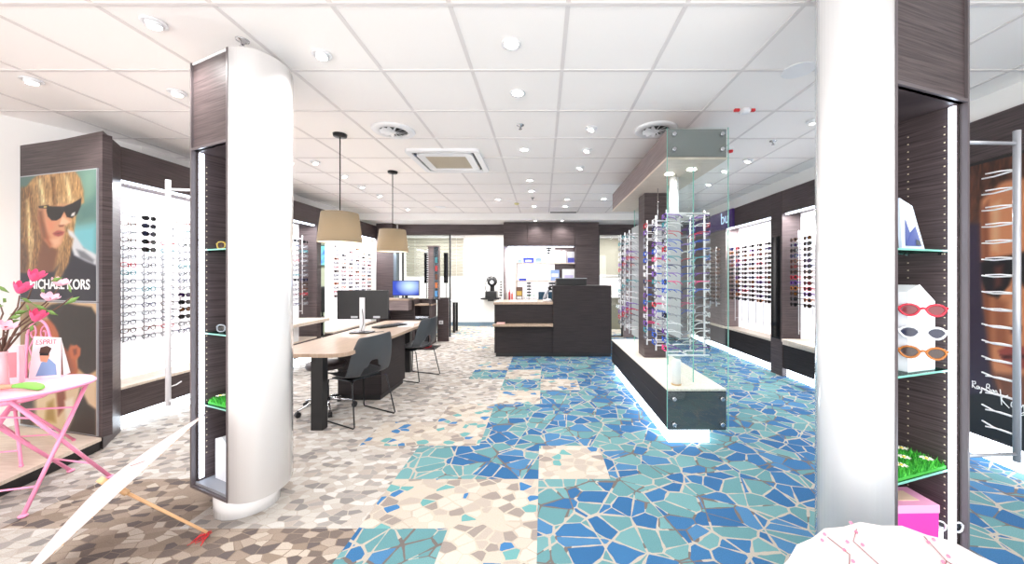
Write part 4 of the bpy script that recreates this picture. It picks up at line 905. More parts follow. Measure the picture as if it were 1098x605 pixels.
boxthing('blue_box', 'dark blue carton in the middle of the upper niche shelf blue boxes', 'box', -.45, -.20, 8.35, 8.47, 1.745, 1.87, BLU, 'boxes in the niche', [('white_label', (-.40, -.25, 8.345, 8.35, 1.77, 1.81), WHITEP)])
boxthing('blue_box', 'pale blue box right of the dark blue carton on the upper shelf', 'box', -.17, -.02, 8.35, 8.45, 1.745, 1.86, LBL, 'boxes in the niche')
boxthing('framed_card', 'white card frame on the upper niche shelf, left of two', 'frame', .26, .42, 8.36, 8.4, 1.745, 2.02, WHITEP, 'frames in the niche')
boxthing('framed_card', 'white card frame on the upper niche shelf, nearest the blue picture', 'frame', .44, .54, 8.36, 8.4, 1.745, 2.02, WHITEP, 'frames in the niche')
boxthing('landscape_picture', 'blue and white landscape picture on the upper niche shelf', 'picture', .57, .73, 8.36, 8.4, 1.745, 2.0, WHITEP, 'frames in the niche', [('blue_print', (.575, .725, 8.355, 8.36, 1.75, 1.86), mat('picture_blue', (72, 76, 176), .4))])
boxthing('lens_box', 'pale blue printed box on the lower niche shelf', 'box', .18, .38, 8.36, 8.5, 1.335, 1.58, LBL, 'boxes on the lower niche shelf', [('white_label', (.2, .36, 8.355, 8.36, 1.42, 1.5), WHITEP)])
boxthing('lens_box', 'wide white box on the lower niche shelf next to the tall door', 'box', .45, .73, 8.36, 8.5, 1.335, 1.6, WHITEP, 'boxes on the lower niche shelf', [('lilac_label', (.5, .7, 8.355, 8.36, 1.36, 1.46), mat('lilac', (196, 190, 226), .5))])
boxthing('blue_box', 'flat blue box on the lower niche shelf', 'box', -.55, -.38, 8.36, 8.46, 1.335, 1.385, BLU, 'boxes in the niche')
boxthing('document_case', 'dark teal case on the niche worktop, left one', 'case', -.10, .10, 8.25, 8.35, .90, 1.08, TEALD, 'teal cases'); boxthing('document_case', 'dark teal case on the niche worktop, next to the telephone', 'case', .12, .32, 8.25, 8.35, .90, 1.08, TEALD, 'teal cases')
for i, (x, c) in enumerate([(-.42, (60, 170, 100)), (-.36, (40, 150, 90)), (-.28, (70, 190, 120)), (-.20, (50, 160, 100))]):
    t = thing('cleaning_bottle', f'small green bottle, {ORD[i]} from the brochures on the niche worktop', 'bottle', (x, 8.3, .9), 0, 'green bottles on the worktop')
    MB().lathe([(.018, .9), (.02, .905), (.02, .96), (.008, .975), (.008, .985)], (x, 8.3, 0), 12).build('bottle_body', WHITEP, t); MB().lathe([(.01, .985), (.01, 1.0+.01*(i % 2))], (x, 8.3, 0), 10).build('cap', mat('green_cap%d' % i, c, .5), t)
boxthing('brochure_stand', 'brown and gold brochure stand on the niche worktop', 'brochure stand', -.60, -.46, 8.24, 8.32, .90, 1.19, mat('brochure_brown', (112, 84, 72), .5), None, [('gold_print', (-.585, -.475, 8.235, 8.24, 1.0, 1.1), mat('gold_print', (222, 186, 96), .5)), ('white_print', (-.585, -.475, 8.235, 8.24, .92, .98), WHITEP)])
t = thing('glasses_stand', 'black tiered glasses stand on the niche worktop', 'stand', (-.32, 8.42, .9)); q = MB()
for k in range(5): q.box(-.37, -.27, 8.38, 8.46, .98+k*.07, 1.01+k*.07)
q.build('tiers', BLACK, t); MB().tube([(-.32, 8.42, .9), (-.32, 8.42, 1.3)], .006, 8).build('pole', DARKM, t)
t = thing('glasses_stand', 'black tiered glasses stand behind the telephone', 'stand', (.22, 8.45, .9)); q = MB()
for k in range(3): q.box(.14, .30, 8.40, 8.48, 1.11+k*.07, 1.15+k*.07)
q.build('tiers', BLACK, t); MB().tube([(.22, 8.46, .9), (.22, 8.46, 1.3)], .006, 8).build('pole', DARKM, t)
t = thing('glasses_stand', 'black hanging clip of three blocks under the upper cupboards', 'clip', (.14, 8.3, 1.93)); q = MB()
for k in range(3): q.box(.07+k*.015, .20-k*.015, 8.28, 8.33, 2.06-k*.06, 2.10-k*.06)
q.box(.125, .145, 8.3, 8.31, 1.94, 2.114); q.build('blocks', BLACK, t)
for i, (x, h, c) in enumerate([(-.76, .26, (196, 60, 70)), (-.70, .2, (226, 120, 110)), (-.82, .22, (224, 220, 210))]):
    t = thing('spray_bottle', ['red', 'salmon', 'cream'][i]+' slim bottle at the left end of the niche worktop', 'bottle', (x, 8.3, .9), 0, 'bottles at the niche end')
    MB().lathe([(.022, .9), (.024, .91), (.024, .9+h*.6), (.009, .9+h*.75), (.009, .9+h*.9)], (x, 8.3, 0), 12).build('bottle_body', mat('bot%d' % i, c, .4), t); MB().lathe([(.012, .9+h*.9), (.012, .9+h)], (x, 8.3, 0), 10).build('cap', WHITEP, t)
t = thing('glasses_stand', 'slim black peg stand at the left edge of the cupboard niche', 'stand', (-.93, 8.1, .86)); q = MB()
for k in range(6): q.box(-.965, -.90, 8.07, 8.13, 1.0+k*.06, 1.025+k*.06)
q.build('tiers', BLACK, t); MB().tube([(-.93, 8.1, .0), (-.93, 8.1, 1.4)], .006, 8).build('pole', DARKM, t)
# ------------------------------------------------------------------ back room
t = thing('lensmeter', 'black optical measuring machine on a wall shelf in the back room', 'optical instrument', (-1.45, 10.35, .83))
MB().prism([(-1.62, 10.2), (-1.3, 10.2), (-1.3, 10.5), (-1.62, 10.5)], .83, 1.02).build('base', BLACK, t, bevel=.015)
R = Matrix.Rotation(PI/2, 3, 'X'); MB().lathe([(.05, -.06), (.13, -.05), (.15, .0), (.13, .05), (.05, .06)], (-1.44, 10.35, 1.30), 24, M=R).build('head', BLACK, t)
MB().lathe([(.055, .06), (.06, .065), (.05, .075)], (-1.44, 10.35, 1.27), 20, M=R).build('eyepiece', ALU2, t); MB().box(-1.5, -1.38, 10.33, 10.43, 1.02, 1.2).build('column', DARKM, t); MB().tube([(-1.6, 10.3, 1.0), (-1.64, 10.3, 1.2), (-1.56, 10.33, 1.42), (-1.44, 10.34, 1.45)], .012, 8).build('cable', BLACK, t)
boxthing('wall_shelf', 'black wall shelf carrying the optical machine in the back room', 'shelf', -1.74, -1.22, 10.15, 10.598, .79, .83, BLACK, None, [('bracket', (-1.56, -1.40, 10.3, 10.598, .74, .79), BLACK)])
t = thing('white_desk', 'small white desk with black leg behind the glass partition', 'desk', (-2.4, 9.4, 0))
MB().box(-3.1, -2.03, 9.1, 9.7, .78, .82).build('desk_top', WHITEP, t, bevel=.003)
for x, y in ((-2.27, 9.3), (-2.27, 9.6), (-3.0, 9.3), (-3.0, 9.6)): MB().box(x-.03, x+.03, y-.02, y+.02, 0, .78).build('leg', BLACK, t)
t = thing('window_blind', 'beige pleated window blind on the back room wall behind glass', 'blind', (-3.1, 10.55, 1.4)); q = MB()
for k in range(12): q.obox(Matrix.Translation((0, 10.55, 1.5+k*.095)) @ Matrix.Rotation(.5, 4, 'X'), -3.95, -2.30, -.004, .004, -.045, .045)
q.build('slats', mat('blind_beige', (176, 172, 160), .7), t); MB().box(-3.95, -2.3, 10.52, 10.585, 2.55, 2.62).build('head_rail', WHITEP, t)
for x in (-3.7, -2.5): MB().tube([(x, 10.53, 1.46), (x, 10.53, 2.58)], .004, 6).build('cord', WHITEP, t)
t = thing('window_blind', 'plain beige roller blind on the back wall right of the cupboards', 'blind', (1.95, 10.5, 1.48)); MB().box(1.55, 2.4, 10.54, 10.55, 1.48, 2.55).build('fabric', mat('blind_fabric', (140, 136, 124), .8), t); MB().tube([(1.55, 10.54, 2.58), (2.4, 10.54, 2.58)], .03, 10).build('roller', WHITEP, t); MB().box(1.55, 2.4, 10.535, 10.555, 1.46, 1.48).build('bottom_bar', WHITEP, t)
boxthing('low_cabinet', 'olive grey low cabinet behind the right glass panel', 'cabinet', 1.5, 2.5, 9.9, 10.4, 0, .85, mat('olive_grey', (142, 140, 122), .5), None, [('worktop', (1.48, 2.52, 9.88, 10.42, .85, .88), WHITEP)])
t = thing('soap_dispenser', 'white and red soap dispenser on the olive cabinet', 'dispenser', (1.86, 10.0, .88)); MB().lathe([(.03, .88), (.034, .9), (.03, 1.06), (.01, 1.1), (.01, 1.16)], (1.86, 10.0, 0), 14).build('bottle_body', WHITEP, t); MB().lathe([(.014, 1.16), (.014, 1.2)], (1.86, 10.0, 0), 10).build('pump', RED, t)
# ------------------------------------------------------------------ second work place
t = thing('work_station', 'dark wood workstation cabinet with drawer box near the pillar', 'desk', (-2.8, 7.9, 0))
MB().box(-3.3, -2.72, 7.35, 7.9, .74, .935).box(-3.3, -2.72, 7.35, 7.9, .935, .94).build('drawer_box', WOODL, t, bevel=.003); MB().box(-3.32, -2.70, 7.33, 7.92, .94, .965).build('desk_top', TABLEW, t, bevel=.002)
MB().box(-3.3, -2.35, 7.9, 7.94, 0, .95).build('back_panel', WOOD, t); MB().box(-3.34, -3.3, 7.35, 7.94, 0, .94).build('side_panel', WOOD, t); MB().box(-2.66, -2.3, 7.55, 7.9, .82, .85).build('side_shelf', TABLEW, t)
MB().box(-2.36, -2.32, 7.55, 7.94, .0, .95).build('side_panel', WOOD, t)
MB().box(-2.68, -2.66, 7.55, 7.9, .0, .95).build('side_panel', WOOD, t)
boxthing('room_divider', 'low dark wood divider panel beside the glass partition', 'divider', -2.32, -2.07, 8.0, 8.04, 0, .965, WOOD)
boxthing('power_outlet', 'white wall outlet on the low dark divider', 'outlet', -2.28, -2.19, 7.985, 7.998, .38, .46, WHITEP, None, [('socket', (-2.25, -2.22, 7.98, 7.985, .405, .435), mat('socket_grey', (150, 150, 150), .5))])
boxthing('steel_bin', 'black bin with sloping silver lid inside the workstation', 'bin', -2.64, -2.39, 7.58, 7.88, 0, .56, BLACK, None, [('silver_lid', (-2.645, -2.385, 7.57, 7.885, .56, .60), CHROME)])
boxthing('floor_mat', 'black floor mat in front of the workstation', 'mat', -2.62, -2.1, 7.05, 7.5, 0.0, .012, BLACK)
boxthing('red_tray', 'red tray lying on the black floor mat', 'tray', -2.52, -2.25, 7.2, 7.38, .012, .045, RED, None, [('tray_rim', (-2.53, -2.24, 7.19, 7.39, .045, .055), BLACK)])
t = thing('display_tower', 'tall grey display tower with white pegs behind the blue monitor', 'display tower', (-2.45, 7.75, .85))
MB().box(-2.44, -2.32, 7.72, 7.80, .95, 2.06).build('tower_body', WOODL, t, bevel=.003); MB().box(-2.46, -2.20, 7.70, 7.84, 2.06, 2.08).build('top_plate', WOODL, t); MB().box(-2.32, -2.205, 7.78, 7.80, .95, 2.06).build('mirror', mat('pale_mirror', (190, 210, 222), .06, .8), t); MB().box(-2.22, -2.20, 7.72, 7.8, .95, 2.06).build('side_strip', WOODL, t); MB().box(-2.50, -2.20, 7.7, 7.84, .93, .95).build('foot_plate', DARKM, t)
q = MB()
for k in range(22): q.box(-2.455, -2.425, 7.70, 7.72, 1.0+k*.047, 1.018+k*.047)
q.build('pegs', WHITEP, t)
for k, c in enumerate([(90, 160, 220), (220, 120, 60), (120, 70, 50), (200, 60, 60), (70, 150, 160)]): MB().box(-2.30, -2.25, 7.76, 7.779, 1.0+k*.18, 1.12+k*.18).build('glasses_case', mat('case%d' % k, c, .5), t)
for x, lb in ((-2.56, 'left of'), (-2.13, 'right of')):
    t = thing('framed_mirror', f'tall dark framed mirror strip {lb} the display tower', 'mirror', (x, 8.0, 1.3), 0, 'dark mirrors by the display tower'); MB().box(x-.05, x+.05, 8.0, 8.02, 1.28, 1.95).build('frame', BLACK, t); MB().box(x-.035, x+.035, 7.995, 8.0, 1.3, 1.93).build('glass', MIRR, t); MB().tube([(x, 8.01, .95), (x, 8.01, 1.3)], .01, 8).build('stem', BLACK, t)
def monitor(name, label, x, y, z, w, h, rz, screen, gap=.10, stand=CHROME):
    t = thing(name, label, 'computer monitor', (x, y, z), rz)
    MB().box(-w/2, w/2, -.012, .02, gap, gap+h).build('housing', BLACK, t, local=True, bevel=.004)
    MB().box(-w/2+.012, w/2-.012, -.015, -.012, gap+.014, gap+h-.014).build('screen', screen, t, local=True)
    MB().box(-.032, .032, .02, .035, .0, gap+h*.75).build('stand_neck', stand, t, local=True, bevel=.003)
    MB().prism([(-.12, -.06), (.12, -.06), (.12, .11), (-.12, .11)], 0, .012).build('stand_foot', BLACK, t, local=True, bevel=.003)
    return t
scr = bpy.data.materials.new('blue_desktop_screen'); scr.use_nodes = True; nt = scr.node_tree; b = nt.nodes['Principled BSDF']
tc = nt.nodes.new('ShaderNodeTexCoord'); gd = nt.nodes.new('ShaderNodeTexGradient'); gd.gradient_type = 'SPHERICAL'; mp = nt.nodes.new('ShaderNodeMapping'); mp.inputs['Location'].default_value = (-.10, 0, -.25*1.0); mp.inputs['Scale'].default_value = (3.4, 3, 5)
mp.inputs['Location'].default_value = (-.25, 0, -1.3)
nt.links.new(tc.outputs['Object'], mp.inputs[0]); nt.links.new(mp.outputs[0], gd.inputs[0]); rp = nt.nodes.new('ShaderNodeValToRGB'); rp.color_ramp.elements[0].color = (*lin((20, 60, 170)), 1); rp.color_ramp.elements[1].color = (*lin((200, 230, 255)), 1)
nt.links.new(gd.outputs[0], rp.inputs[0]); nt.links.new(rp.outputs[0], b.inputs['Emission Color']); b.inputs['Emission Strength'].default_value = .9; b.inputs['Base Color'].default_value = (0, 0, .05, 1)
monitor('computer_monitor', 'lit blue monitor on the workstation near the pillar', -2.86, 7.6, .966, .56, .32, 0, scr, .06, BLACK)
m1 = monitor('computer_monitor', 'black monitor seen from behind on the long desk', -2.20, 4.46, .733, .62, .355, PI+.02, MIRR, .16, ALU)
for x in (-.17, .10): MB().box(x-.04, x+.04, .02, .023, .175, .20).build('rear_label', ALU2, m1, local=True)
MB().tube([(0, .03, .3), (-.03, .06, .12), (-.02, .1, .03), (-.14, .06, .006), (-.24, -.02, .006)], .004, 6).build('cable', BLACK, m1, local=True)
# ------------------------------------------------------------------ long desk
t = thing('long_desk', 'long oak desk with rounded end and dark legs under pendant lamps', 'desk', (-2.1, 4.45, 0))
dx0, dx1, dy0, dy1 = -2.47, -1.74, 3.2, 5.72; rc = .14
pl = []
for cx_, cy_, a0 in ((dx0+rc, dy0+rc, 180), (dx1-rc, dy0+rc, 270), (dx1-rc, dy1-rc, 0), (dx0+rc, dy1-rc, 90)):
    for k in range(9): a = math.radians(a0+k*11.25); pl.append((cx_+rc*math.cos(a), cy_+rc*math.sin(a)))
MB().prism(pl, .695, .73).build('desk_top', TABLEW, t, bevel=.003)
for x, y in ((-2.07, 3.37), (-2.02, 5.42)): MB().box(x-.055, x+.055, y-.04, y+.04, 0, .695).build('leg', BLACK, t, bevel=.003)
ped = MB().box(-2.34, -1.84, 4.15, 4.86, .06, .695).build('pedestal', WOODD, t, bevel=.003); MB().box(-2.32, -1.86, 4.17, 4.84, 0, .06).build('plinth', BLACK, ped)
for k in range(3): MB().box(-2.355, -2.34, 4.18, 4.83, .09+k*.2, .27+k*.2).build('drawer', WOODD, ped, bevel=.003)
t = thing('keyboard', 'black keyboard on the long desk behind the monitor', 'keyboard', (-2.1, 5.0, .73), -.5); MB().box(-.09, .09, -.22, .22, 0, .02).build('case', BLACK, t, local=True, bevel=.004); q = MB()
for a in range(5):
    for b_ in range(14): q.box(-.078+a*.031, -.052+a*.031, -.21+b_*.03, -.185+b_*.03, .02, .025)
q.build('keys', DARKM, t, local=True)
for i, (x, y, rz) in enumerate([(-1.92, 5.1, .3), (-1.98, 5.38, -.2)]):
    t = thing('paper_sheet', ['printed paper sheet on the desk beside the keyboard', 'printed paper sheet at the far end of the long desk'][i], 'paper', (x, y, .7305), rz, 'papers on the long desk')
    MB().box(-.1, .1, -.14, .14, 0, .002).build('sheet', WHITEP, t, local=True); q = MB()
    for k in range(8): q.box(-.08, .07-(k % 3)*.02, -.12+k*.03, -.112+k*.03, .002, .0024)
    q.build('printed_lines', ALU2, t, local=True)
# ------------------------------------------------------------------ shell chairs
def shell_chair(label, x, y, rz):
    t = thing('shell_chair', label, 'chair', (x, y, 0), rz, 'grey shell chairs at the desk')   # faces +Y
    prof = [(.235, .425, .20), (.21, .445, .215), (.13, .445, .225), (.04, .435, .228), (-.06, .43, .23), (-.14, .44, .235), (-.19, .475, .24), (-.215, .53, .24), (-.235, .60, .235), (-.255, .68, .225), (-.275, .76, .21), (-.29, .83, .185), (-.295, .85, .17)]
    nu = 11; vs = []; fs = []
    for j, (yy, zz, w) in enumerate(prof):
        for i in range(nu):
            u = -1+2*i/(nu-1)
            curl = .05*(abs(u)**2.2)*(1 if j > 5 else .35)
            zz2 = zz+(.03*abs(u)**3 if j < 6 else 0)
            if j >= 10: zz2 += .012*u
            vs.append((u*w, yy+(curl if j > 5 else 0), zz2))
    for j in range(len(prof)-1):
        for i in range(nu-1):
            if j in (5, 6, 7) and 3 <= i <= 6 and not (j == 7 and i in (3, 6)): continue
            fs.append((j*nu+i, j*nu+i+1, (j+1)*nu+i+1, (j+1)*nu+i))
    sf = [f for f in fs if f[0]//nu < 6]; bf = [f for f in fs if f[0]//nu >= 6]
    q = MB(); q.add(vs, fs, 0, True); q.build('seat_shell', GREYP, t, local=True, solid=.012, sub=2)
    q = MB(); q.prism([(-.17, -.1), (.17, -.1), (.17, .17), (-.17, .17)], .405, .418).build('seat_plate', DARKM, t, local=True)
    for s in (-1, 1):
        MB().tube([(s*.12, .13, .41), (s*.19, .19, .40), (s*.225, .235, .02), (s*.225, .22, .008), (s*.225, -.24, .008), (s*.225, -.255, .02), (s*.19, -.17, .40), (s*.12, -.08, .41)], .0065, 8).build('sled_leg', DARKM, t, local=True)
    MB().tube([(-.12, .13, .405), (.12, .13, .405)], .0065, 8).tube([(-.12, -.08, .405), (.12, -.08, .405)], .0065, 8).build('cross_rail', DARKM, t, local=True)
shell_chair('nearer grey plastic shell chair with wire sled legs at the desk', -1.85, 3.66, math.radians(62))
shell_chair('farther grey plastic shell chair with wire sled legs at the desk', -1.80, 5.12, math.radians(70))
# swivel stool
t = thing('swivel_stool', 'dark round swivel stool with chrome five-star castor base under desk', 'stool', (-2.3, 3.86, 0))
MB().lathe([(.001, .435), (.13, .437), (.18, .45), (.19, .475), (.18, .50), (.12, .51), (.001, .512)], (-2.3, 3.86, 0), 32).build('seat', mat('dark_brown_leather', (48, 38, 40), .45), t)
MB().lathe([(.03, .09), (.03, .26), (.018, .27), (.018, .436)], (-2.3, 3.86, 0), 16).build('gas_column', DARKM, t)
for k in range(5):
    a = k*2*PI/5+.35; cx_, cy_ = -2.3+.27*math.cos(a), 3.86+.27*math.sin(a)
    s = MB().tube([(-2.3, 3.86, .12), (-2.3+.15*math.cos(a), 3.86+.15*math.sin(a), .10), (cx_, cy_, .07)], [.022, .017, .012], 10).build('base_arm', CHROME, t)
    R = Matrix.Rotation(a, 3, 'Z') @ Matrix.Rotation(PI/2, 3, 'X'); MB().lathe([(.02, -.02), (.028, -.016), (.028, -.004), (.018, -.003), (.018, .003), (.028, .004), (.028, .016), (.02, .02)], (cx_, cy_, .028), 16, M=R).tube([(cx_, cy_, .03), (cx_, cy_, .07)], .006, 6).build('castor', BLACK, s)
# office chair & TV in side office
t = thing('office_chair', 'black office chair in the side office behind the showcases', 'chair', (-4.95, 8.15, 0), .5)
MB().box(-.25, .25, -.25, .25, .42, .52).build('seat', BLACK, t, local=True, bevel=.04); MB().box(-.24, .24, .2, .3, .6, 1.2).build('backrest', BLACK, t, local=True, bevel=.05)
for s in (-1, 1): MB().tube([(s*.26, -.1, .48), (s*.3, -.1, .68), (s*.3, .12, .70), (s*.27, .2, .5)], .02, 8).build('armrest', BLACK, t, local=True)
MB().tube([(0, 0, .08), (0, 0, .42)], .03, 10).tube([(0, .15, .45), (0, .27, .8)], .02, 8).build('column', DARKM, t, local=True)
for k in range(5): a = k*2*PI/5; MB().tube([(0, 0, .1), (.3*math.cos(a), .3*math.sin(a), .06)], .018, 8).ball((.3*math.cos(a), .3*math.sin(a), .03), .03).build('base_arm', BLACK, t, local=True)
t = thing('television', 'wall television with blue and green picture in the side office', 'television', (-5.45, 9.15, 1.75)); MB().box(-5.85, -5.1, 9.12, 9.2, 1.7, 2.22).build('housing', BLACK, t); 
tvm = noisemat('tv_picture', (70, 110, 220), (120, 200, 190), 5, .3, 0); tvm.node_tree.nodes['Principled BSDF'].inputs['Emission Strength'].default_value = .6; tvm.node_tree.links.new(tvm.node_tree.nodes['Color Ramp'].outputs[0], tvm.node_tree.nodes['Principled BSDF'].inputs['Emission Color'])
MB().box(-5.83, -5.12, 9.115, 9.12, 1.72, 2.2).build('screen', tvm, t)
# ------------------------------------------------------------------ pink bistro set
TC = (-3.27, 2.27)
t = thing('bistro_table', 'round pink folding metal bistro table with crossed legs', 'table', (TC[0], TC[1], 0))
MB().lathe([(.285, .695), (.30, .697), (.302, .712), (.298, .72), (.285, .721)], (*TC, 0), 48).build('table_top', mat('pink_lace_top', (250, 196, 216), .4), t)
MB().tube([(TC[0]+.3*math.cos(a), TC[1]+.3*math.sin(a), .705) for a in [2*PI*k/40 for k in range(40)]], .009, 8, closed=True).build('rim', PINK, t)
fr = [[(-3.03, 2.12, .012), (-2.98+0, 2.50, .695)], [(-3.50+.02, 1.98, .012), (-3.5, 2.42, .695)]]
A1, A1t = Vector((-3.03, 2.12, .012)), Vector((-3.06, 2.44, .69)); A2, A2t = Vector((-3.36, 2.0, .012)), Vector((-3.42, 2.40, .69))
B1, B1t = Vector((-3.02, 2.54, .012)), Vector((-3.08, 2.10, .69)); B2, B2t = Vector((-3.40, 2.62, .012)), Vector((-3.44, 2.12, .69))
for p, q_ in ((A1, A1t), (A2, A2t), (B1, B1t), (B2, B2t)): MB().tube([p, q_], .0105, 10).ball(p+Vector((0, 0, 0)), .014, 0, (1.5, 1.5, .8)).build('leg', PINK, t)
for p, q_, s in ((A1, A2, .2), (B1, B2, .2)):
    pt = {id(A1): A1t, id(B1): B1t}[id(p)]; qt = {id(A2): A2t, id(B2): B2t}[id(q_)]
    [MB().tube([p.lerp(pt, s_), q_.lerp(qt, s_)], .006, 8).build('crossbar', PINK, t) for s_ in (s, .8, 1)]
# pink chair behind the table, on the plinth
t = thing('bistro_chair', 'pink metal folding chair with scrolled back behind the pink table', 'chair', (-3.85, 2.62, .1))
seatc = (-3.76, 2.56)
MB().lathe([(.15, .53), (.165, .535), (.165, .548), (.15, .552)], (*seatc, 0), 32).build('seat', PINK, t)
for a, b_ in (((-3.585, 2.50, .108), (-3.99, 2.74, .54)), ((-3.90, 2.42, .108), (-4.0, 2.80, .54)), ((-3.74, 2.90, .108), (-3.64, 2.50, .54)), ((-4.02, 2.84, .108), (-3.86, 2.46, .54))):
    MB().tube([a, b_], .009, 8).ball(a, .012).build('leg', PINK, t)
for a, b_ in (((-3.66, 2.545, .19), (-3.92, 2.49, .19)), ((-3.72, 2.82, .19), (-3.99, 2.77, .19))): MB().tube([a, b_], .006, 8).build('crossbar', PINK, t)
bx = lambda s_, z: (-3.90+.87*s_, 2.80-.22*s_+.03*(z-.5), z+.1*(z-.5))
for s_ in (-.16, .16): MB().tube([bx(s_*.9, .53), bx(s_, .75), bx(s_*.95, .92)], .009, 8).build('back_post', PINK, t)
def arc(c, r, a0, a1, n=18, dec=0): return [bx(c[0]+(r-dec*k/n)*math.cos(math.radians(a0+(a1-a0)*k/n)), c[1]+(r-dec*k/n)*math.sin(math.radians(a0+(a1-a0)*k/n))) for k in range(n+1)]
MB().tube(arc((0, .86), .16, 0, 180), .008, 8).build('top_arch', PINK, t)
q = MB()
for s_ in (-1, 1):
    q.tube(arc((s_*.075, .93), .05, 90, 90+s_*400, 24, .035), .005, 6); q.tube([bx(s_*.12, .58), bx(s_*.03, .7), bx(s_*.12, .82), bx(s_*.05, .9)], .005, 6); q.tube(arc((s_*.07, .70), .045, -90, -90+s_*360, 24, .03), .005, 6)
q.build('scrollwork', PINK, t)
# flowers in vase
t = thing('flower_vase', 'pink magnolia branches in a slim vase on the pink table', 'flower vase', (-3.30, 2.22, .722))
vx, vy = -3.30, 2.22
MB().lathe([(.022, .722), (.028, .735), (.024, .86), (.018, .93), (.024, .95)], (vx, vy, 0), 20).build('vase', mat('rose_glass_vase', (222, 168, 176), .1), t)
BR = mat('branch_brown', (104, 76, 64), .7); LEAF = mat('leaf_green', (108, 140, 70), .6); PET = mat('magnolia_pink', (228, 84, 132), .5); PET2 = mat('magnolia_pale', (248, 190, 208), .5)
def wp(px, py, Y): return Vector(((px-PX)*Y/F, Y, EYE-(py-PY)*Y/F))
fl = [(36, 300, 2.28, 1), (21, 313, 2.2, 1), (52, 321, 2.26, 0), (38, 343, 2.22, 1), (6, 352, 2.15, 0), (63, 305, 2.34, 0)]
root = Vector((vx, vy, .93))
q = MB(); tips = [wp(p[0], p[1]+4, p[2]) for p in fl]+[wp(0, 326, 2.2), wp(78, 318, 2.35)]
for p in tips: q.tube([root+Vector((0, 0, -.15)), root, root.lerp(p, .4)+Vector((-.03, 0, .03)), root.lerp(p, .75)+Vector((.015, 0, .02)), p], [.006, .006, .005, .004, .003], 6)
q.build('branch', BR, t)
for (px_, py_, Y_, dk) in fl:
    c = wp(px_, py_, Y_); q = MB()
    for k in range(7):
        a = 2*PI*k/7+px_; up_ = .8 if dk else .3; R = Matrix.Rotation(a, 3, 'Z')
        L_ = .052 if dk else .055
        pr = [Vector((0, 0, -.02)), Vector((.012, -.014, .006)), Vector((.022, 0, .002)), Vector((.012, .014, .006)), Vector((L_*.62, -.019, L_*up_)), Vector((L_*.72, 0, L_*up_*.9)), Vector((L_*.62, .019, L_*up_)), Vector((L_*.8, 0, L_*(up_+.55)))]
        T = Matrix.Rotation(.5, 3, 'Y')
        q.add([c+T @ (R @ v) for v in pr], [(0, 1, 2), (0, 2, 3), (1, 4, 5, 2), (2, 5, 6, 3), (4, 7, 5), (5, 7, 6)], 0, True)
    o = q.build('magnolia_bloom', PET if dk else PET2, t, solid=.002, sub=1); MB().ball(c, .012).build('stamen', mat('stamen', (150, 60, 70), .6), o)
q = MB()
lf = [(-4, 328), (5, 322), (44, 330), (28, 322), (75, 310), (78, 322), (16, 340), (46, 312), (22, 335), (60, 300), (34, 352), (3, 310), (55, 335), (30, 330), (12, 345)]
for i, (px_, py_) in enumerate(lf):
    c = wp(px_, py_, 2.18+.02*(i % 5)); a = i*2.1; d = Vector((math.cos(a), .3*math.sin(a), .5*math.sin(a*1.7))).normalized(); n_ = d.cross(Vector((0, 1, .2))).normalized()
    q.add([c-d*.035, c+n_*.014, c+d*.045, c-n_*.014, c+Vector((0, -.006, 0))], [(0, 1, 4), (1, 2, 4), (2, 3, 4), (3, 0, 4)], 0, True)
q.build('leaves', LEAF, t, solid=.0015)
# table items
t = thing('magazine_display', 'white cardboard display with photo of a woman in sunglasses on pink table', 'display card', (-3.36, 2.45, .722), .35); t.scale = (.68, 1, .88)
q = MB(); q.add([(-.11, 0, 0), (.11, 0, 0), (.085, .03, .30), (-.10, .03, .32), (-.11, .012, 0), (.11, .012, 0), (.085, .042, .30), (-.10, .042, .32)], [(0, 1, 2, 3), (7, 6, 5, 4), (0, 4, 5, 1), (1, 5, 6, 2), (2, 6, 7, 3), (3, 7, 4, 0)]); q.build('card', mat('pale_lilac_card', (232, 226, 232), .5), t, local=True)
MB().add([(-.10, .05, 0), (.09, .05, 0), (.06, .14, 0), (-.07, .14, 0), (-.1, .042, .3), (.085, .042, .29)], [(0, 4, 3), (1, 2, 5)]).build('rear_strut', WHITEP, t, local=True)
def flat(name, pts, m, lift=.0012):
    q = MB(); q.add([(x, z*.1-lift, z) for x, z in pts], [tuple(range(len(pts)))]); return q.build(name, m, t, local=True)
SK = mat('printed_skin', (214, 150, 120), .5)
flat('printed_jacket', [(-.06, .02), (.09, .02), (.075, .10), (.02, .15), (-.03, .12)], mat('printed_denim', (120, 150, 190), .5)); flat('printed_face', [(-.035, .13), (.01, .12), (.025, .17), (.01, .22), (-.035, .21), (-.045, .17)], SK, .0018)
flat('printed_hair', [(-.05, .19), (.02, .185), (.035, .225), (.0, .245), (-.045, .235)], mat('printed_hair', (70, 44, 34), .5), .0024); flat('printed_sunglasses', [(-.045, .175), (.018, .17), (.018, .19), (-.045, .195)], BLACK, .003)
text('ESPRIT', .052, frame((-.085, .0245, .258), (1, 0, 0), (0, .1, 1)), mat('card_red', (190, 70, 96), .5), None, ext=.0006); o = COL.objects[-1]; o.parent = t; o.matrix_local = frame((-.085, .0245, .258), (1, 0, 0), (0, .1, 1))
t = thing('glasses_case', 'green soft spectacle case lying across the pink table', 'case', (-3.1, 2.2, .722)); c0 = wp(16, 402, 2.18); 
MB().tube([(-3.20, 2.20, .744), (-3.14, 2.21, .746), (-3.09, 2.205, .745), (-3.03, 2.19, .743), (-3.0, 2.185, .741)], [.012, .02, .022, .02, .008], 12).build('pouch', mat('lime_fabric', (132, 206, 92), .7), t)
MB().tube([(-3.27, 2.185, .742), (-3.20, 2.20, .743)], [.016, .013], 12).build('cork_end', mat('cork', (206, 160, 130), .7), t)
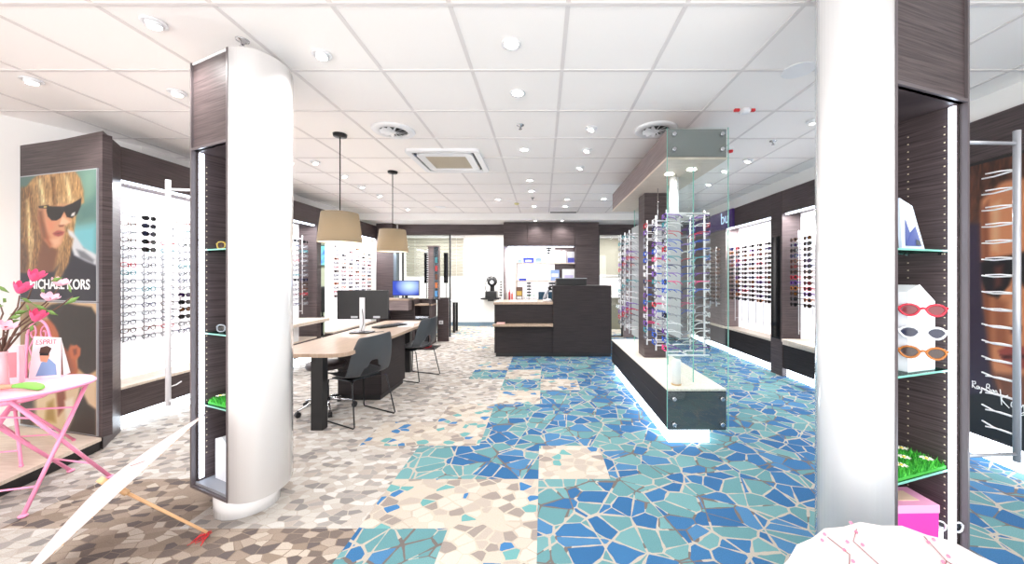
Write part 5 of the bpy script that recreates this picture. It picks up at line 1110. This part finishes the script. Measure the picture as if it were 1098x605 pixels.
part_glasses((-3.13, 2.06, .745), 2.3, 'black', 'black', 'pilot', 'black sunglasses lying at the front edge of the pink table', rx=-.25)
t = thing('photo_card_box', 'small pale pink box with photo of a woman at far left', 'box', (-3.42, 2.31, .722), .5)
MB().box(-.06, .06, 0, .05, 0, .24).build('box_body', mat('rose_card', (240, 196, 204), .5), t, local=True); q = MB(); q.add([(-.05, -.001, .04), (.05, -.001, .04), (.05, -.001, .2), (-.05, -.001, .2)], [(0, 1, 2, 3)]); q.build('photo', mat('photo_pink', (214, 120, 130), .5), t, local=True)
# ------------------------------------------------------------------ paper parasols
PAPER = mat('parasol_paper', (232, 216, 214), .7)
nt = PAPER.node_tree; b = nt.nodes['Principled BSDF']; tr = nt.nodes.new('ShaderNodeBsdfTranslucent'); tr.inputs[0].default_value = (.9, .82, .8, 1); mxs = nt.nodes.new('ShaderNodeMixShader'); mxs.inputs[0].default_value = .35
nt.links.new(b.outputs[0], mxs.inputs[1]); nt.links.new(tr.outputs[0], mxs.inputs[2]); nt.links.new(mxs.outputs[0], nt.nodes['Material Output'].inputs[0])
BAM = mat('bamboo', (222, 178, 132), .5); BLOS = mat('blossom_print', (206, 110, 136), .6); TWIG = mat('twig_print', (150, 96, 100), .6)
def parasol(label, H, axis, r, depth, stick, prints, tassel=True):
    """H rim centre, axis towards apex (convex side); stick runs the other way"""
    a = Vector(axis).normalized(); H = Vector(H); u = (Vector((0, 0, 1))-a*a.z).normalized(); w = a.cross(u)
    M = Matrix(((w.x, u.x, a.x), (w.y, u.y, a.y), (w.z, u.z, a.z)))
    t = thing('paper_parasol', label, 'parasol', tuple(H-a*stick if stick > .2 else H), 0, 'open paper parasols')
    ns = 24; rings = [0, .2, .4, .6, .8, 1.0]; vs = []; fs = []
    def prof(q, k): 
        sag = 1-.02*(1 if k % 2 else 0)*q; return r*q*sag, depth*(1-q**1.5)
    N = ns*2
    for q in rings[1:]:
        for k in range(N):
            R_, Z_ = prof(q, k); an = 2*PI*k/N; vs.append(H+M @ Vector((R_*math.cos(an), R_*math.sin(an), Z_)))
    vs.append(H+a*depth); ap = len(vs)-1
    for k in range(N): fs.append((ap, k, (k+1) % N))
    for j in range(len(rings)-2):
        for k in range(N): fs.append((j*N+k, (j+1)*N+k, (j+1)*N+(k+1) % N, j*N+(k+1) % N))
    q = MB(); q.add(vs, fs, 0, False); cn = q.build('canopy', PAPER, t)
    q = MB()
    for k in range(0, N, 2):
        an = 2*PI*k/N; q.tube([H+M @ Vector((r*x*math.cos(an), r*x*math.sin(an), depth*(1-x**1.5)-.006)) for x in (.05, .35, .65, .97)], .0022, 4)
    q.build('ribs', BAM, t)
    q = MB()
    for k in range(0, N, 2):
        an = 2*PI*k/N; q.tube([H+M @ Vector((.012*math.cos(an), .012*math.sin(an), .0)), H+M @ Vector((r*.3*math.cos(an), r*.3*math.sin(an), depth*(1-.3**1.5)-.012))], .0015, 4)
    q.build('stretchers', mat('pale_bamboo', (232, 210, 190), .6), t)
    MB().tube([H+a*(depth+.02), H-a*stick], [.008, .007], 10).build('stick', BAM, t); MB().tube([H+a*(depth-.002), H+a*(depth+.03)], .014, 10).tube([H+a*.01, H-a*.03], .014, 10).build('runner', BAM, t)
    if tassel:
        e = H-a*stick; q = MB()
        for k in range(14): q.tube([e, e+Vector((random.uniform(-.03, .03), random.uniform(-.03, .02), -.004)), e+Vector((random.uniform(-.05, .03), random.uniform(-.07, -.01), -e.z+.006))], .0018, 4)
        q.build('tassel', RED, t)
    def surf(x, y, o=.002):
        q_ = math.hypot(x, y); return H+M @ Vector((x*r, y*r, depth*(1-q_**1.5)+o))
    for st in prints: MB().tube([surf(x, y) for x, y in st], .0014, 5).build('printed_twig', TWIG, cn)
    q = MB()
    for st in prints:
        for x, y in st:
            for k in range(2):
                ox, oy = random.uniform(-.05, .05), random.uniform(-.05, .05); c = surf(x+ox, y+oy, .003); q.add([c+M @ Vector((.0055*math.cos(a2), .0055*math.sin(a2), 0)) for a2 in [k2*PI/3 for k2 in range(6)]], [(0, 1, 2, 3, 4, 5)])
    q.build('printed_blossom', BLOS, cn)
nrm = Vector((.638, .329, -.695)); Tt = Vector((-1.807, 1.957, .03)); Hh = Tt-nrm*.45
parasol('open white paper parasol lying edge-on on the floor by the pink table', Hh, -nrm, .43, .08, .45, [[(.2, .2), (.4, .3), (.6, .5), (.7, .6)], [(-.3, .4), (-.5, .6)]])
parasol('open white paper parasol with pink blossom twigs in front of right column', (1.05, .885, .30), (-.25, -.6, .76), .44, .12, .30, [[(-.1, .95), (-.15, .8), (-.3, .7), (-.35, .5)], [(-.15, .8), (-.05, .65)], [(.5, .8), (.4, .7), (.45, .55)], [(.3, .9), (.35, .8), (.2, .6)]], tassel=False)
# ------------------------------------------------------------------ lights & world
for y0, y1 in ((3.4, 6.1), (6.75, 8.35)): add_light('AREA', (XL-.05, (y0+y1)/2, 2.27), 30, .06, (1, 1, 1), sy=y1-y0)
for y0, y1 in ((3.1, 5.1), (5.5, 6.7)): add_light('AREA', (XR+.05, (y0+y1)/2, 2.28), 30, .06, (1, 1, 1), sy=y1-y0)
for x, y in ((-1.6, 9.6), (-3, 9.6), (2, 9.6), (0, 9.6)): add_light('AREA', (x, y, 2.6), 45, .4)
add_light('AREA', (-5.4, 7.6, 2.7), 40, .5)
add_light('AREA', (-.1, 8.35, 2.08), 18, 1.2, (1, 1, 1), sy=.1)
W = bpy.data.worlds.new('world'); SC.world = W; W.use_nodes = True; W.node_tree.nodes['Background'].inputs[0].default_value = (1, 1, 1, 1); W.node_tree.nodes['Background'].inputs[1].default_value = 3.0
vs = SC.view_settings; vs.view_transform = 'Standard'; vs.look = 'None'; vs.exposure = .66; vs.gamma = 1; vs.use_curve_mapping = False
SC.cycles.use_denoising = True; SC.cycles.max_bounces = 8; SC.cycles.transparent_max_bounces = 16; SC.cycles.sample_clamp_indirect = 6
SC.cycles.caustics_reflective = False; SC.cycles.caustics_refractive = False
